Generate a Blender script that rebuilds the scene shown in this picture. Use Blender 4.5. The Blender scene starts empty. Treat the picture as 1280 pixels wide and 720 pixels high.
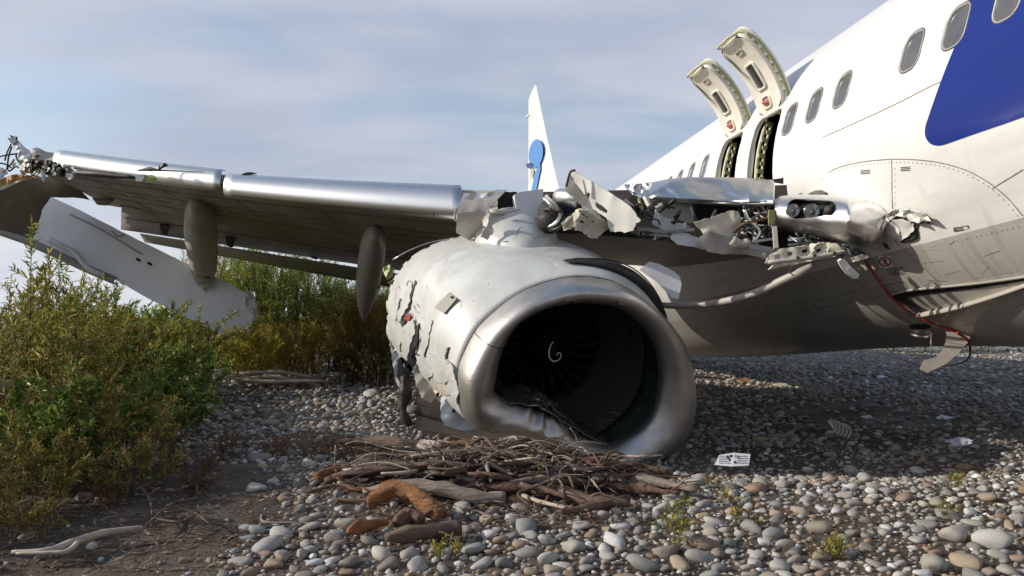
import bpy, bmesh, math, random
import numpy as np
from mathutils import Vector, Matrix, noise, geometry
random.seed(7)
rng = np.random.default_rng(11)
SC = bpy.context.scene
COL = SC.collection
R = math.radians

# ------------------------------------------------------------------ camera, sky, sun, exposure
H = 1.2                      # camera height above the gravel
F = 960.0                    # focal length in photo pixels (1280 wide)
HZ = 395.0                   # row of the horizon in the photo
cam_d = bpy.data.cameras.new('camera'); cam = bpy.data.objects.new('camera', cam_d); COL.objects.link(cam)
cam.location = (0, 0, H); cam.rotation_euler = (R(90), 0, 0)
cam_d.sensor_width = 36; cam_d.lens = 36 * F / 1280; cam_d.shift_y = (HZ - 360) / 1280
cam_d.clip_start = 0.05; cam_d.clip_end = 3000
SC.camera = cam

SUN_TRAVEL = Vector((0.90, -0.01, -0.425)).normalized()
to_sun = -SUN_TRAVEL
sun_el = math.asin(to_sun.z); sun_az = math.atan2(to_sun.x, to_sun.y)
sd = bpy.data.lights.new('sun', 'SUN'); sd.energy = 4.2; sd.angle = R(0.53); sd.color = (1.0, 0.925, 0.82)
so = bpy.data.objects.new('sun', sd); COL.objects.link(so)
so.rotation_euler = SUN_TRAVEL.to_track_quat('-Z', 'Y').to_euler(); so.location = (-30, 0, 20)

world = bpy.data.worlds.new('World'); SC.world = world; world.use_nodes = True
def build_world():
    nt = world.node_tree; N = nt.nodes; L = nt.links; N.clear()
    out = N.new('ShaderNodeOutputWorld'); bg = N.new('ShaderNodeBackground'); bg.inputs[1].default_value = 0.10
    sky = N.new('ShaderNodeTexSky'); sky.sky_type = 'NISHITA'; sky.sun_disc = False
    sky.sun_elevation = sun_el; sky.sun_rotation = sun_az; sky.air_density = 1.0; sky.dust_density = 1.5
    tc = N.new('ShaderNodeTexCoord'); sep = N.new('ShaderNodeSeparateXYZ'); L.new(tc.outputs['Generated'], sep.inputs[0])
    # project the direction on a cloud layer: (x,y)/(z+0.25)
    den = N.new('ShaderNodeMath'); den.operation = 'ADD'; den.inputs[1].default_value = 0.22
    ab = N.new('ShaderNodeMath'); ab.operation = 'ABSOLUTE'; L.new(sep.outputs[2], ab.inputs[0]); L.new(ab.outputs[0], den.inputs[0])
    dx = N.new('ShaderNodeMath'); dx.operation = 'DIVIDE'; L.new(sep.outputs[0], dx.inputs[0]); L.new(den.outputs[0], dx.inputs[1])
    dy = N.new('ShaderNodeMath'); dy.operation = 'DIVIDE'; L.new(sep.outputs[1], dy.inputs[0]); L.new(den.outputs[0], dy.inputs[1])
    cb = N.new('ShaderNodeCombineXYZ'); L.new(dx.outputs[0], cb.inputs[0]); L.new(dy.outputs[0], cb.inputs[1])
    mp = N.new('ShaderNodeMapping'); mp.inputs['Scale'].default_value = (0.55, 1.25, 1); mp.inputs['Rotation'].default_value = (0, 0, R(14)); mp.inputs['Location'].default_value = (2.4, 3.1, 0)
    L.new(cb.outputs[0], mp.inputs[0])
    n1 = N.new('ShaderNodeTexNoise'); n1.inputs['Scale'].default_value = 1.5; n1.inputs['Detail'].default_value = 8; n1.inputs['Roughness'].default_value = 0.52; n1.inputs['Distortion'].default_value = 0.35
    L.new(mp.outputs[0], n1.inputs['Vector'])
    r1 = N.new('ShaderNodeValToRGB'); r1.color_ramp.elements[0].position = 0.40; r1.color_ramp.elements[1].position = 0.55
    r1.color_ramp.elements[0].color = (0.35,)*3 + (1,); r1.color_ramp.elements[1].color = (0.96,)*3 + (1,)
    L.new(n1.outputs[0], r1.inputs[0])
    n2 = N.new('ShaderNodeTexNoise'); n2.inputs['Scale'].default_value = 2.6; n2.inputs['Detail'].default_value = 6; n2.inputs['Roughness'].default_value = 0.5
    L.new(mp.outputs[0], n2.inputs['Vector'])
    r2 = N.new('ShaderNodeValToRGB'); r2.color_ramp.elements[0].position = 0.32; r2.color_ramp.elements[1].position = 0.70
    r2.color_ramp.elements[0].color = (4.2, 4.7, 5.9, 1); r2.color_ramp.elements[1].color = (5.8, 6.0, 6.9, 1)
    L.new(n2.outputs[0], r2.inputs[0])
    mx = N.new('ShaderNodeMixRGB')
    hi = N.new('ShaderNodeMapRange'); hi.inputs[1].default_value = 0.38; hi.inputs[2].default_value = 0.75; hi.inputs[3].default_value = 1.0; hi.inputs[4].default_value = 0.12; L.new(ab.outputs[0], hi.inputs[0])
    hm = N.new('ShaderNodeMath'); hm.operation = 'MULTIPLY'; L.new(r1.outputs[0], hm.inputs[0]); L.new(hi.outputs[0], hm.inputs[1]); L.new(hm.outputs[0], mx.inputs[0])
    hs = N.new('ShaderNodeMixRGB'); hs.blend_type = 'MULTIPLY'; hs.inputs[0].default_value = 1; hs.inputs[2].default_value = (1.55, 1.55, 1.5, 1)
    L.new(sky.outputs[0], hs.inputs[1]); L.new(hs.outputs[0], mx.inputs[1]); L.new(r2.outputs[0], mx.inputs[2])
    # paler towards the horizon
    hr = N.new('ShaderNodeValToRGB'); hr.color_ramp.elements[0].position = 0.02; hr.color_ramp.elements[1].position = 0.17
    hr.color_ramp.elements[0].color = (0.85, 0.85, 0.85, 1); hr.color_ramp.elements[1].color = (0, 0, 0, 1)
    L.new(ab.outputs[0], hr.inputs[0])
    m2 = N.new('ShaderNodeMixRGB'); L.new(hr.outputs[0], m2.inputs[0]); L.new(mx.outputs[0], m2.inputs[1]); m2.inputs[2].default_value = (7.0, 7.3, 8.2, 1)
    L.new(m2.outputs[0], bg.inputs[0]); L.new(bg.outputs[0], out.inputs[0])
build_world()
SC.view_settings.view_transform = 'Standard'; SC.view_settings.look = 'None'
SC.view_settings.exposure = 0.10; SC.view_settings.gamma = 1.0
SC.view_settings.use_curve_mapping = False
SC.render.film_transparent = False

# ------------------------------------------------------------------ frames and pixel helpers
def P(px, py, Y):            # a place in the world, Y metres in front of the camera
    return Vector(((px - 640) / F * Y, Y, H + (HZ - py) / F * Y))
D = Vector((-0.1208, 1, -0.0125)).normalized()               # aft along the airliner
RV = Vector((0.9928, 0.1199, 0)); RV = (RV - RV.dot(D) * D).normalized()
UV_ = RV.cross(D).normalized()
O_AX = Vector((0, 0, H)) + RV * 5.70 + UV_ * 1.68             # local origin on the fuselage axis
MA = Matrix((( D.x, -RV.x, UV_.x, O_AX.x), (D.y, -RV.y, UV_.y, O_AX.y), (D.z, -RV.z, UV_.z, O_AX.z), (0, 0, 0, 1)))
MAI = MA.inverted()
def smooth(a, b, x):
    t = max(0.0, min(1.0, (x - a) / (b - a))); return t * t * (3 - 2 * t)
def sect(x):                 # fuselage section: radius a, lower half height b, centre height zc
    a, b, zc = 1.88, 2.10, 0.0
    if x < 0:
        s = math.sqrt(max(0.0, 1 - (min(-x, 6.6) / 6.6) ** 2.6)) if x > -6.6 else 0.0
        s = max(s, 0.02); a *= s; b *= s; zc = -0.35 * (1 - s)
    b = 1.89 + 0.41 * smooth(6.5, 15.0, x)
    if x > 19:
        s = 1 - 0.93 * min(1.0, (x - 19) / 21.0) ** 1.35; a *= s; b *= s; zc = 1.35 * (1 - s)
    return a, b, zc
def inside(p):
    a, b, zc = sect(p.x); z = p.z - zc
    return (p.y / a) ** 2 + (z / (a if z > 0 else b)) ** 2 < 1
def surf(x, z):              # point on the outboard side at station x, height z (local)
    a, b, zc = sect(x); zz = z - zc; h = a if zz > 0 else b
    return Vector((x, a * math.sqrt(max(0.0, 1 - (zz / h) ** 2)), z))
def snorm(p):
    a, b, zc = sect(p.x); z = p.z - zc; h = a if z > 0 else b
    return Vector((0, p.y / a ** 2, z / h ** 2)).normalized()
def hit(px, py):             # where the sight line meets the fuselage (local frame)
    o = MAI @ Vector((0, 0, H)); d = MAI.to_3x3() @ (P(px, py, 1) - Vector((0, 0, H)))
    t = 3.0
    while t < 45:
        if inside(o + d * t):
            lo, hi = t - 0.05, t
            for _ in range(18):
                m = (lo + hi) / 2
                if inside(o + d * m): hi = m
                else: lo = m
            return o + d * hi
        t += 0.05
    return None
def depth_of(px, py, default=8.0):
    h = hit(px, py)
    return (MA @ h).y if h else default

# ------------------------------------------------------------------ mesh helpers
def link_mesh(name, verts, faces, mats, parent=None, smooth_=True, matrix=None, fmat=None, solid=0.0, edges=(), bevel=0.0):
    me = bpy.data.meshes.new(name)
    if matrix is not None:
        inv = matrix.inverted(); verts = [inv @ Vector(v) for v in verts]
    me.from_pydata([tuple(v) for v in verts], list(edges), faces)
    if not isinstance(mats, (list, tuple)): mats = [mats]
    for m in mats: me.materials.append(m)
    if fmat is not None: me.polygons.foreach_set('material_index', fmat)
    if smooth_: me.polygons.foreach_set('use_smooth', [True] * len(me.polygons))
    me.update()
    o = bpy.data.objects.new(name, me); COL.objects.link(o)
    if matrix is not None: o.matrix_basis = matrix
    if parent is not None: attach(o, parent)
    if solid:
        s = o.modifiers.new('thickness', 'SOLIDIFY'); s.thickness = solid; s.offset = 0
    return o
def world_loc(o):
    v = Vector((0, 0, 0)); p = o
    while p is not None and p.get('is_root_empty'):
        v += p.location; p = p.parent
    return v
ROOTLOC = {}
def attach(o, parent):
    o.parent = parent
    if parent.name in ROOTLOC: o.matrix_parent_inverse = Matrix.Translation(-ROOTLOC[parent.name])
    else: o.matrix_parent_inverse = (parent_world(parent)).inverted()
def parent_world(p):
    if p.parent is None: return p.matrix_basis.copy()
    return parent_world(p.parent) @ p.matrix_parent_inverse @ p.matrix_basis
def thing(name, label, cat, loc, group=None):
    o = bpy.data.objects.new(name, None); COL.objects.link(o); o.location = loc; o.empty_display_size = 0.2
    o['label'] = label; o['category'] = cat
    if group: o['group'] = group
    ROOTLOC[o.name] = Vector(loc)
    return o
def tag(o, label, cat, group=None):
    o['label'] = label; o['category'] = cat
    if group: o['group'] = group
    return o
def catmull(pts, n=6):
    pts = [Vector(p) for p in pts]
    if len(pts) < 3: return pts
    q = [pts[0] * 2 - pts[1]] + pts + [pts[-1] * 2 - pts[-2]]; out = []
    for i in range(1, len(q) - 2):
        a, b, c, d = q[i - 1:i + 3]
        for k in range(n):
            t = k / n
            out.append(0.5 * ((2 * b) + (c - a) * t + (2 * a - 5 * b + 4 * c - d) * t * t + (3 * b - a - 3 * c + d) * t ** 3))
    out.append(pts[-1]); return out
class MB:                    # collects shapes in world coordinates
    def __init__(s): s.v = []; s.f = []; s.m = []
    def add(s, v, f, m=0):
        k = len(s.v); s.v += [Vector(p) for p in v]; s.f += [tuple(i + k for i in q) for q in f]; s.m += [m] * len(f); return s
    def tube(s, pts, r, n=8, sm=5, m=0, wob=0.0, flat=1.0):
        raw = [Vector(p) for p in pts]
        rr = r if isinstance(r, (list, tuple)) else [r] * len(raw)
        pp = catmull(raw, sm); L = len(pp); rad = []
        for i in range(L):
            u = i / max(1, L - 1) * (len(rr) - 1); a = min(int(u), len(rr) - 2) if len(rr) > 1 else 0
            rad.append(rr[a] + (rr[min(a + 1, len(rr) - 1)] - rr[a]) * (u - a))
        v = []; f = []; prev = None
        for i, p in enumerate(pp):
            t = (pp[min(i + 1, L - 1)] - pp[max(i - 1, 0)]).normalized()
            if prev is None: prev = t.orthogonal().normalized()
            n1 = (prev - prev.dot(t) * t).normalized(); n2 = t.cross(n1); prev = n1
            for k in range(n):
                a = 2 * math.pi * k / n; rk = rad[i]
                if wob: rk *= 1 + wob * noise.noise(Vector((p.x * 9 + k * 1.7, p.y * 9, p.z * 9 + k)))
                v.append(p + n1 * math.cos(a) * rk + n2 * math.sin(a) * rk * flat)
        for i in range(L - 1):
            for k in range(n):
                f.append((i * n + k, i * n + (k + 1) % n, (i + 1) * n + (k + 1) % n, (i + 1) * n + k))
        f.append(tuple(range(n - 1, -1, -1))); f.append(tuple((L - 1) * n + k for k in range(n)))
        return s.add(v, f, m)
    def box(s, c, sx, sy, sz, rot=None, m=0):
        rot = rot or Matrix.Identity(3); c = Vector(c); v = []
        for i in (-1, 1):
            for j in (-1, 1):
                for k in (-1, 1): v.append(c + rot @ Vector((i * sx / 2, j * sy / 2, k * sz / 2)))
        return s.add(v, [(0, 1, 3, 2), (4, 6, 7, 5), (0, 4, 5, 1), (2, 3, 7, 6), (0, 2, 6, 4), (1, 5, 7, 3)], m)
    def bar(s, a, b, w, t, m=0, up=Vector((0, 0, 1))):
        a = Vector(a); b = Vector(b); d = (b - a).normalized(); x = d.cross(up)
        if x.length < 1e-3: x = d.orthogonal()
        x.normalize(); z = x.cross(d); rot = Matrix((x, d, z)).transposed()
        return s.box((a + b) / 2, w, (b - a).length, t, rot, m)
    def loft(s, rings, closed=True, cap0=False, cap1=False, m=0):
        n = len(rings[0]); v = [p for r_ in rings for p in r_]; f = []
        for i in range(len(rings) - 1):
            for k in range(n if closed else n - 1):
                f.append((i * n + k, i * n + (k + 1) % n, (i + 1) * n + (k + 1) % n, (i + 1) * n + k))
        if cap0: f.append(tuple(range(n - 1, -1, -1)))
        if cap1: f.append(tuple((len(rings) - 1) * n + k for k in range(n)))
        return s.add(v, f, m)
    def build(s, name, mats, parent=None, smooth_=True, solid=0.0, matrix=None):
        return link_mesh(name, s.v, s.f, mats, parent, smooth_, matrix, s.m, solid)
def inpoly(x, y, poly):
    c = False; j = len(poly) - 1
    for i in range(len(poly)):
        xi, yi = poly[i]; xj, yj = poly[j]
        if (yi > y) != (yj > y) and x < (xj - xi) * (y - yi) / (yj - yi) + xi: c = not c
        j = i
    return c
def ragged(poly, step, jit, keep=()):
    out = []
    n = len(poly)
    for i in range(n):
        a = poly[i]; b = poly[(i + 1) % n]; L = math.hypot(b[0] - a[0], b[1] - a[1]); k = max(1, int(L / step))
        straight = i in keep
        for j in range(k):
            t = j / k; jj = 0 if (straight or j == 0) else jit
            out.append((a[0] + (b[0] - a[0]) * t + random.uniform(-jj, jj), a[1] + (b[1] - a[1]) * t + random.uniform(-jj, jj)))
    return out
def cdt_panel(name, poly, posf, mats, parent, step=3.0, jit=0.6, grid=4.0, holes=(), solid=0.008, keep=(), smooth_=True):
    """A sheet of torn skin: outline in photo pixels, posf(px,py) places it in the world."""
    loops = [ragged(poly, step, jit, keep)] + [ragged(h, step * 0.7, jit * 0.8) for h in holes]
    vs = []; es = []
    for lp in loops:
        k = len(vs); vs += [Vector(p) for p in lp]; es += [(k + i, k + (i + 1) % len(lp)) for i in range(len(lp))]
    xs = [p[0] for p in loops[0]]; ys = [p[1] for p in loops[0]]
    x = min(xs) + grid / 2
    while x < max(xs):
        y = min(ys) + grid / 2
        while y < max(ys):
            q = (x + random.uniform(-.3, .3) * grid, y + random.uniform(-.3, .3) * grid)
            if inpoly(q[0], q[1], loops[0]) and not any(inpoly(q[0], q[1], h) for h in loops[1:]): vs.append(Vector(q))
            y += grid
        x += grid
    ov, oe, of, *_ = geometry.delaunay_2d_cdt(vs, es, [], 0, 1e-4)
    ff = []
    for t in of:
        cx = sum(ov[i].x for i in t) / len(t); cy = sum(ov[i].y for i in t) / len(t)
        if inpoly(cx, cy, loops[0]) and not any(inpoly(cx, cy, h) for h in loops[1:]): ff.append(tuple(t))
    o = link_mesh(name, [posf(v.x, v.y) for v in ov], ff, mats, parent, smooth_, solid=solid)
    es_ = o.modifiers.new('crisp', 'EDGE_SPLIT'); es_.split_angle = R(28)
    return o
def plane_y(y0, gx=0.0, gy=0.0, cx=0.0, cy=0.0, crumple=0.0, cs=0.08, seed=0.0):
    def f(px, py):
        Y = y0 + gx * (px - cx) + gy * (py - cy)
        if crumple:
            k_ = 0.45; u_ = px * cs * k_; v_ = py * cs * k_
            Y += crumple * 0.8 * (2.2 * abs(noise.noise(Vector((u_ + 0.6 * v_, v_ * 0.4 - 0.3 * u_, seed)))) - 0.4 + 0.10 * noise.noise(Vector((u_ * 3.1, v_ * 3.1, seed + 5))))
        return P(px, py, Y)
    return f
def fus_strip(mb, pix, w=0.006, off=0.003, n=6, m=0, local=False):
    """A thin seam or stripe that follows the fuselage skin."""
    pp = pix if local else [hit(*q) for q in pix]
    pp = [p for p in pp if p is not None]
    pp = catmull(pp, n); a = []; b = []
    for i, p in enumerate(pp):
        p = surf(p.x, p.z); nn = snorm(p); t = (pp[min(i + 1, len(pp) - 1)] - pp[max(i - 1, 0)]).normalized(); s_ = t.cross(nn).normalized()
        a.append(MA @ (p + nn * off + s_ * w / 2)); b.append(MA @ (p + nn * off - s_ * w / 2))
    v = a + b; n_ = len(a)
    mb.add(v, [(i, i + 1, n_ + i + 1, n_ + i) for i in range(n_ - 1)], m)

# ------------------------------------------------------------------ materials
def new_mat(name):
    m = bpy.data.materials.new(name); m.use_nodes = True; nt = m.node_tree; b = nt.nodes['Principled BSDF']; return m, nt, b
def mat(name, col, rough=0.5, metal=0.0, dirt=0.25, dscale=4.0, dcol=None, bump=0.0, bscale=30.0, coat=0.0, scratch=0.0, spec=0.5, stretch=None, rvar=0.15):
    m, nt, b = new_mat(name); N = nt.nodes; L = nt.links
    tc = N.new('ShaderNodeTexCoord'); mp = N.new('ShaderNodeMapping'); L.new(tc.outputs['Object'], mp.inputs[0])
    if stretch: mp.inputs['Scale'].default_value = stretch
    n = N.new('ShaderNodeTexNoise'); n.inputs['Scale'].default_value = dscale; n.inputs['Detail'].default_value = 9; n.inputs['Roughness'].default_value = 0.62
    L.new(mp.outputs[0], n.inputs['Vector'])
    rp = N.new('ShaderNodeValToRGB'); rp.color_ramp.elements[0].position = 0.40; rp.color_ramp.elements[1].position = 0.72
    L.new(n.outputs[0], rp.inputs[0])
    mu = N.new('ShaderNodeMath'); mu.operation = 'MULTIPLY'; mu.inputs[1].default_value = dirt; L.new(rp.outputs[0], mu.inputs[0])
    mx = N.new('ShaderNodeMixRGB'); mx.inputs[1].default_value = (*col, 1); mx.inputs[2].default_value = (*(dcol or tuple(c * 0.45 for c in col)), 1)
    L.new(mu.outputs[0], mx.inputs[0]); L.new(mx.outputs[0], b.inputs['Base Color'])
    rr = N.new('ShaderNodeMapRange'); rr.inputs[3].default_value = max(0.03, rough - rvar); rr.inputs[4].default_value = min(1, rough + rvar)
    L.new(n.outputs[0], rr.inputs[0]); L.new(rr.outputs[0], b.inputs['Roughness'])
    b.inputs['Metallic'].default_value = metal; b.inputs['Specular IOR Level'].default_value = spec
    if coat: b.inputs['Coat Weight'].default_value = coat; b.inputs['Coat Roughness'].default_value = 0.12
    src = None
    if scratch:
        w = N.new('ShaderNodeTexNoise'); w.inputs['Scale'].default_value = 14; w.inputs['Detail'].default_value = 4
        mp2 = N.new('ShaderNodeMapping'); mp2.inputs['Scale'].default_value = (1.0, 1.0, 9.0); mp2.inputs['Rotation'].default_value = (0.4, 0.5, 0.3)
        L.new(tc.outputs['Object'], mp2.inputs[0]); L.new(mp2.outputs[0], w.inputs['Vector'])
        bp = N.new('ShaderNodeBump'); bp.inputs['Strength'].default_value = scratch; bp.inputs['Distance'].default_value = 0.01
        L.new(w.outputs[0], bp.inputs['Height']); src = bp
    if bump:
        n3 = N.new('ShaderNodeTexNoise'); n3.inputs['Scale'].default_value = bscale; n3.inputs['Detail'].default_value = 6
        L.new(mp.outputs[0], n3.inputs['Vector'])
        bp = N.new('ShaderNodeBump'); bp.inputs['Strength'].default_value = bump; bp.inputs['Distance'].default_value = 0.02
        L.new(n3.outputs[0], bp.inputs['Height'])
        if src: L.new(src.outputs[0], bp.inputs['Normal'])
        src = bp
    if src: L.new(src.outputs[0], b.inputs['Normal'])
    return m
def fuselage_paint():
    m, nt, b = new_mat('fuselage_paint'); N = nt.nodes; L = nt.links
    tc = N.new('ShaderNodeTexCoord'); sep = N.new('ShaderNodeSeparateXYZ'); L.new(tc.outputs['Object'], sep.inputs[0])
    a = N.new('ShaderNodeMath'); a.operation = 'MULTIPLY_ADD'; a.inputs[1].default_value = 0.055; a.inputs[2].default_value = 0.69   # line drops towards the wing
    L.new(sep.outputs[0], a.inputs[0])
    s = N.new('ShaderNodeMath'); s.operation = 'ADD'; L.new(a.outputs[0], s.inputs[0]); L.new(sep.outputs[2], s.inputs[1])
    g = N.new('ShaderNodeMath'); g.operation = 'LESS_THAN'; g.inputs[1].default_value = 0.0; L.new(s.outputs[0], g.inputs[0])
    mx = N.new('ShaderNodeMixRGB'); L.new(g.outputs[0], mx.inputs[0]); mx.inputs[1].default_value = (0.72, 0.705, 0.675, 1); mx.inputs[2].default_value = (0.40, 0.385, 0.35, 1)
    n = N.new('ShaderNodeTexNoise'); n.inputs['Scale'].default_value = 1.3; n.inputs['Detail'].default_value = 10; n.inputs['Roughness'].default_value = 0.65
    mp = N.new('ShaderNodeMapping'); mp.inputs['Scale'].default_value = (0.35, 1, 1.6); L.new(tc.outputs['Object'], mp.inputs[0]); L.new(mp.outputs[0], n.inputs['Vector'])
    rp = N.new('ShaderNodeValToRGB'); rp.color_ramp.elements[0].position = 0.45; rp.color_ramp.elements[1].position = 0.8
    L.new(n.outputs[0], rp.inputs[0])
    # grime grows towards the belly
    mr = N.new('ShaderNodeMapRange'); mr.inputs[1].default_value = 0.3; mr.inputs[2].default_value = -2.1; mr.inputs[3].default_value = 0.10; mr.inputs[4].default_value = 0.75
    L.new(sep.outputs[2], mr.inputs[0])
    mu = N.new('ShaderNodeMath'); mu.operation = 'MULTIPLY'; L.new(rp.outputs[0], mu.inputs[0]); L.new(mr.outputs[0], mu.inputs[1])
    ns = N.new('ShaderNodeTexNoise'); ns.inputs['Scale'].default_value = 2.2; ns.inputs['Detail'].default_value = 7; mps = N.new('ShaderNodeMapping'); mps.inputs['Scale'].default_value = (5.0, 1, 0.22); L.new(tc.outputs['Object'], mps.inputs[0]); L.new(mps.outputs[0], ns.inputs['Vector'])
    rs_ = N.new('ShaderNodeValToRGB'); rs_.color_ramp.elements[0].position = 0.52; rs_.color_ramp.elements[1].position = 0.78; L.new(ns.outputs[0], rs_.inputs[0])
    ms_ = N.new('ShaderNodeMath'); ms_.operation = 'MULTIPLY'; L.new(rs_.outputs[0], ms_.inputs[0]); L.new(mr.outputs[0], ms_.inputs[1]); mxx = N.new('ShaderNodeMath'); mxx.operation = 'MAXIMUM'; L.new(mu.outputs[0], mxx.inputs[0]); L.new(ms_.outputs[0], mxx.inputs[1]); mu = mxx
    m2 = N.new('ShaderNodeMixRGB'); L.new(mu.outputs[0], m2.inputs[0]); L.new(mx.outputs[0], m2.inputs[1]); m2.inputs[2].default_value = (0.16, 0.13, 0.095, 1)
    L.new(m2.outputs[0], b.inputs['Base Color']); b.inputs['Roughness'].default_value = 0.38
    b.inputs['Coat Weight'].default_value = 0.25; b.inputs['Coat Roughness'].default_value = 0.2
    # slight oil-canning of the skin
    n3 = N.new('ShaderNodeTexNoise'); n3.inputs['Scale'].default_value = 1.6; n3.inputs['Detail'].default_value = 2; L.new(tc.outputs['Object'], n3.inputs['Vector'])
    bp = N.new('ShaderNodeBump'); bp.inputs['Strength'].default_value = 0.25; bp.inputs['Distance'].default_value = 0.03; L.new(n3.outputs[0], bp.inputs['Height']); L.new(bp.outputs[0], b.inputs['Normal'])
    return m
def attr_mat(name, rough=0.8, transl=0.0, bump=0.3, bscale=40, var=0.25, spec=0.3, per_object=None, mud=0.0):
    m, nt, b = new_mat(name); N = nt.nodes; L = nt.links
    tc = N.new('ShaderNodeTexCoord')
    if per_object:
        oi = N.new('ShaderNodeObjectInfo'); rp = N.new('ShaderNodeValToRGB'); rp.color_ramp.interpolation = 'CONSTANT'
        els = rp.color_ramp.elements
        while len(els) < len(per_object): els.new(0.5)
        for i, c in enumerate(per_object): els[i].position = i / len(per_object); els[i].color = (*c, 1)
        L.new(oi.outputs['Random'], rp.inputs[0]); c_out = rp.outputs[0]
    else:
        at = N.new('ShaderNodeAttribute'); at.attribute_name = 'tint'; c_out = at.outputs['Color']
    n = N.new('ShaderNodeTexNoise'); n.inputs['Scale'].default_value = bscale; n.inputs['Detail'].default_value = 5; L.new(tc.outputs['Object'], n.inputs['Vector'])
    mr = N.new('ShaderNodeMapRange'); mr.inputs[3].default_value = 1 - var; mr.inputs[4].default_value = 1 + var; mr.inputs[1].default_value = 0.3; mr.inputs[2].default_value = 0.7
    L.new(n.outputs[0], mr.inputs[0])
    mu = N.new('ShaderNodeMixRGB'); mu.blend_type = 'MULTIPLY'; mu.inputs[0].default_value = 1; L.new(c_out, mu.inputs[1]); L.new(mr.outputs[0], mu.inputs[2])
    if mud:
        ge = N.new('ShaderNodeNewGeometry'); nm = N.new('ShaderNodeTexNoise'); nm.inputs['Scale'].default_value = 1.7; nm.inputs['Detail'].default_value = 10; nm.inputs['Roughness'].default_value = 0.72; L.new(ge.outputs['Position'], nm.inputs['Vector'])
        rm = N.new('ShaderNodeValToRGB'); rm.color_ramp.elements[0].position = 0.40; rm.color_ramp.elements[1].position = 0.66; rm.color_ramp.elements[0].color = (0.08,)*3 + (1,); rm.color_ramp.elements[1].color = (mud,)*3 + (1,)
        L.new(nm.outputs[0], rm.inputs[0]); mm = N.new('ShaderNodeMixRGB'); L.new(rm.outputs[0], mm.inputs[0]); L.new(mu.outputs[0], mm.inputs[1]); mm.inputs[2].default_value = (0.095, 0.072, 0.052, 1); mu = mm
    L.new(mu.outputs[0], b.inputs['Base Color']); b.inputs['Roughness'].default_value = rough; b.inputs['Specular IOR Level'].default_value = spec
    if bump:
        bp = N.new('ShaderNodeBump'); bp.inputs['Strength'].default_value = bump; bp.inputs['Distance'].default_value = 0.01; L.new(n.outputs[0], bp.inputs['Height']); L.new(bp.outputs[0], b.inputs['Normal'])
    if transl:
        tr = N.new('ShaderNodeBsdfTranslucent'); L.new(mu.outputs[0], tr.inputs[0]); ms = N.new('ShaderNodeMixShader'); ms.inputs[0].default_value = transl
        out = N['Material Output']; L.new(b.outputs[0], ms.inputs[1]); L.new(tr.outputs[0], ms.inputs[2]); L.new(ms.outputs[0], out.inputs[0])
    return m

M = {}
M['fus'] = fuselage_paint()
M['white'] = mat('white_paint', (0.72, 0.72, 0.68), 0.4, dirt=0.35, dscale=3, dcol=(0.42, 0.38, 0.32), coat=0.2)
M['nacelle'] = mat('nacelle_paint', (0.58, 0.59, 0.565), 0.42, dirt=0.55, dscale=3.4, dcol=(0.33, 0.31, 0.27), coat=0.25, bump=0.06, bscale=3)
M['grey'] = mat('grey_paint', (0.36, 0.345, 0.31), 0.5, dirt=0.5, dscale=2.2, dcol=(0.14, 0.11, 0.08), stretch=(1, 0.3, 1))
M['slabgrey'] = mat('weathered_skin', (0.66, 0.67, 0.69), 0.45, dirt=0.4, dscale=1.2, dcol=(0.30, 0.30, 0.31))
M['wingpaint'] = mat('wing_paint', (0.42, 0.375, 0.30), 0.5, dirt=0.6, dscale=1.6, dcol=(0.14, 0.10, 0.065), stretch=(1, 0.25, 1))
M['wingdark'] = mat('wing_skin_shaded', (0.22, 0.205, 0.18), 0.55, dirt=0.6, dscale=2.2)  # wing grey darkened: shade of the bent outer skin is in the colour
M['flapgrey'] = mat('flap_grey', (0.30, 0.285, 0.25), 0.5, dirt=0.5, dscale=2.2)
M['fairing'] = mat('fairing_paint', (0.43, 0.40, 0.35), 0.5, dirt=0.4, dscale=3, dcol=(0.2, 0.17, 0.13))
M['silver'] = mat('bare_metal', (0.78, 0.78, 0.77), 0.35, metal=1.0, dirt=0.45, dscale=3, dcol=(0.50, 0.48, 0.46), scratch=0.05, rvar=0.08)
M['lip'] = mat('inlet_lip_metal', (0.60, 0.575, 0.54), 0.46, metal=1.0, dirt=0.7, dscale=3.2, dcol=(0.26, 0.23, 0.20), scratch=0.2)
M['crushed'] = mat('crushed_metal', (0.27, 0.265, 0.26), 0.42, metal=0.9, dirt=0.7, dscale=5, dcol=(0.13, 0.12, 0.11), scratch=0.5)
M['cream'] = mat('primer_cream', (0.60, 0.56, 0.45), 0.6, dirt=0.55, dscale=6, dcol=(0.25, 0.20, 0.14))
M['door'] = mat('door_lining', (0.72, 0.70, 0.62), 0.5, dirt=0.35, dscale=7, dcol=(0.35, 0.28, 0.2))
M['green'] = mat('primer_green', (0.38, 0.40, 0.16), 0.6, dirt=0.5, dscale=12)
M['dark'] = mat('dark_metal', (0.028, 0.026, 0.024), 0.6, dirt=0.4, dscale=9, dcol=(0.07, 0.055, 0.04))  # near-black tone for openings, cores and small parts
M['black'] = mat('black_rubber', (0.012, 0.012, 0.013), 0.5, dirt=0.5, dscale=9, dcol=(0.05, 0.045, 0.04))
M['fan'] = mat('fan_titanium', (0.007, 0.007, 0.008), 0.6, metal=0.0, dirt=0.2, spec=0.15)
M['duct'] = mat('duct_lining', (0.010, 0.014, 0.013), 0.5, dirt=0.8, dscale=4, dcol=(0.03, 0.045, 0.035))
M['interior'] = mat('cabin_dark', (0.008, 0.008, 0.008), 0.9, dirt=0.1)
M['gasket'] = mat('window_gasket', (0.05, 0.05, 0.05), 0.6)
M['seam'] = mat('seam_sealant', (0.10, 0.09, 0.08), 0.7, dirt=0.6, dscale=20, dcol=(0.35, 0.33, 0.30))
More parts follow.
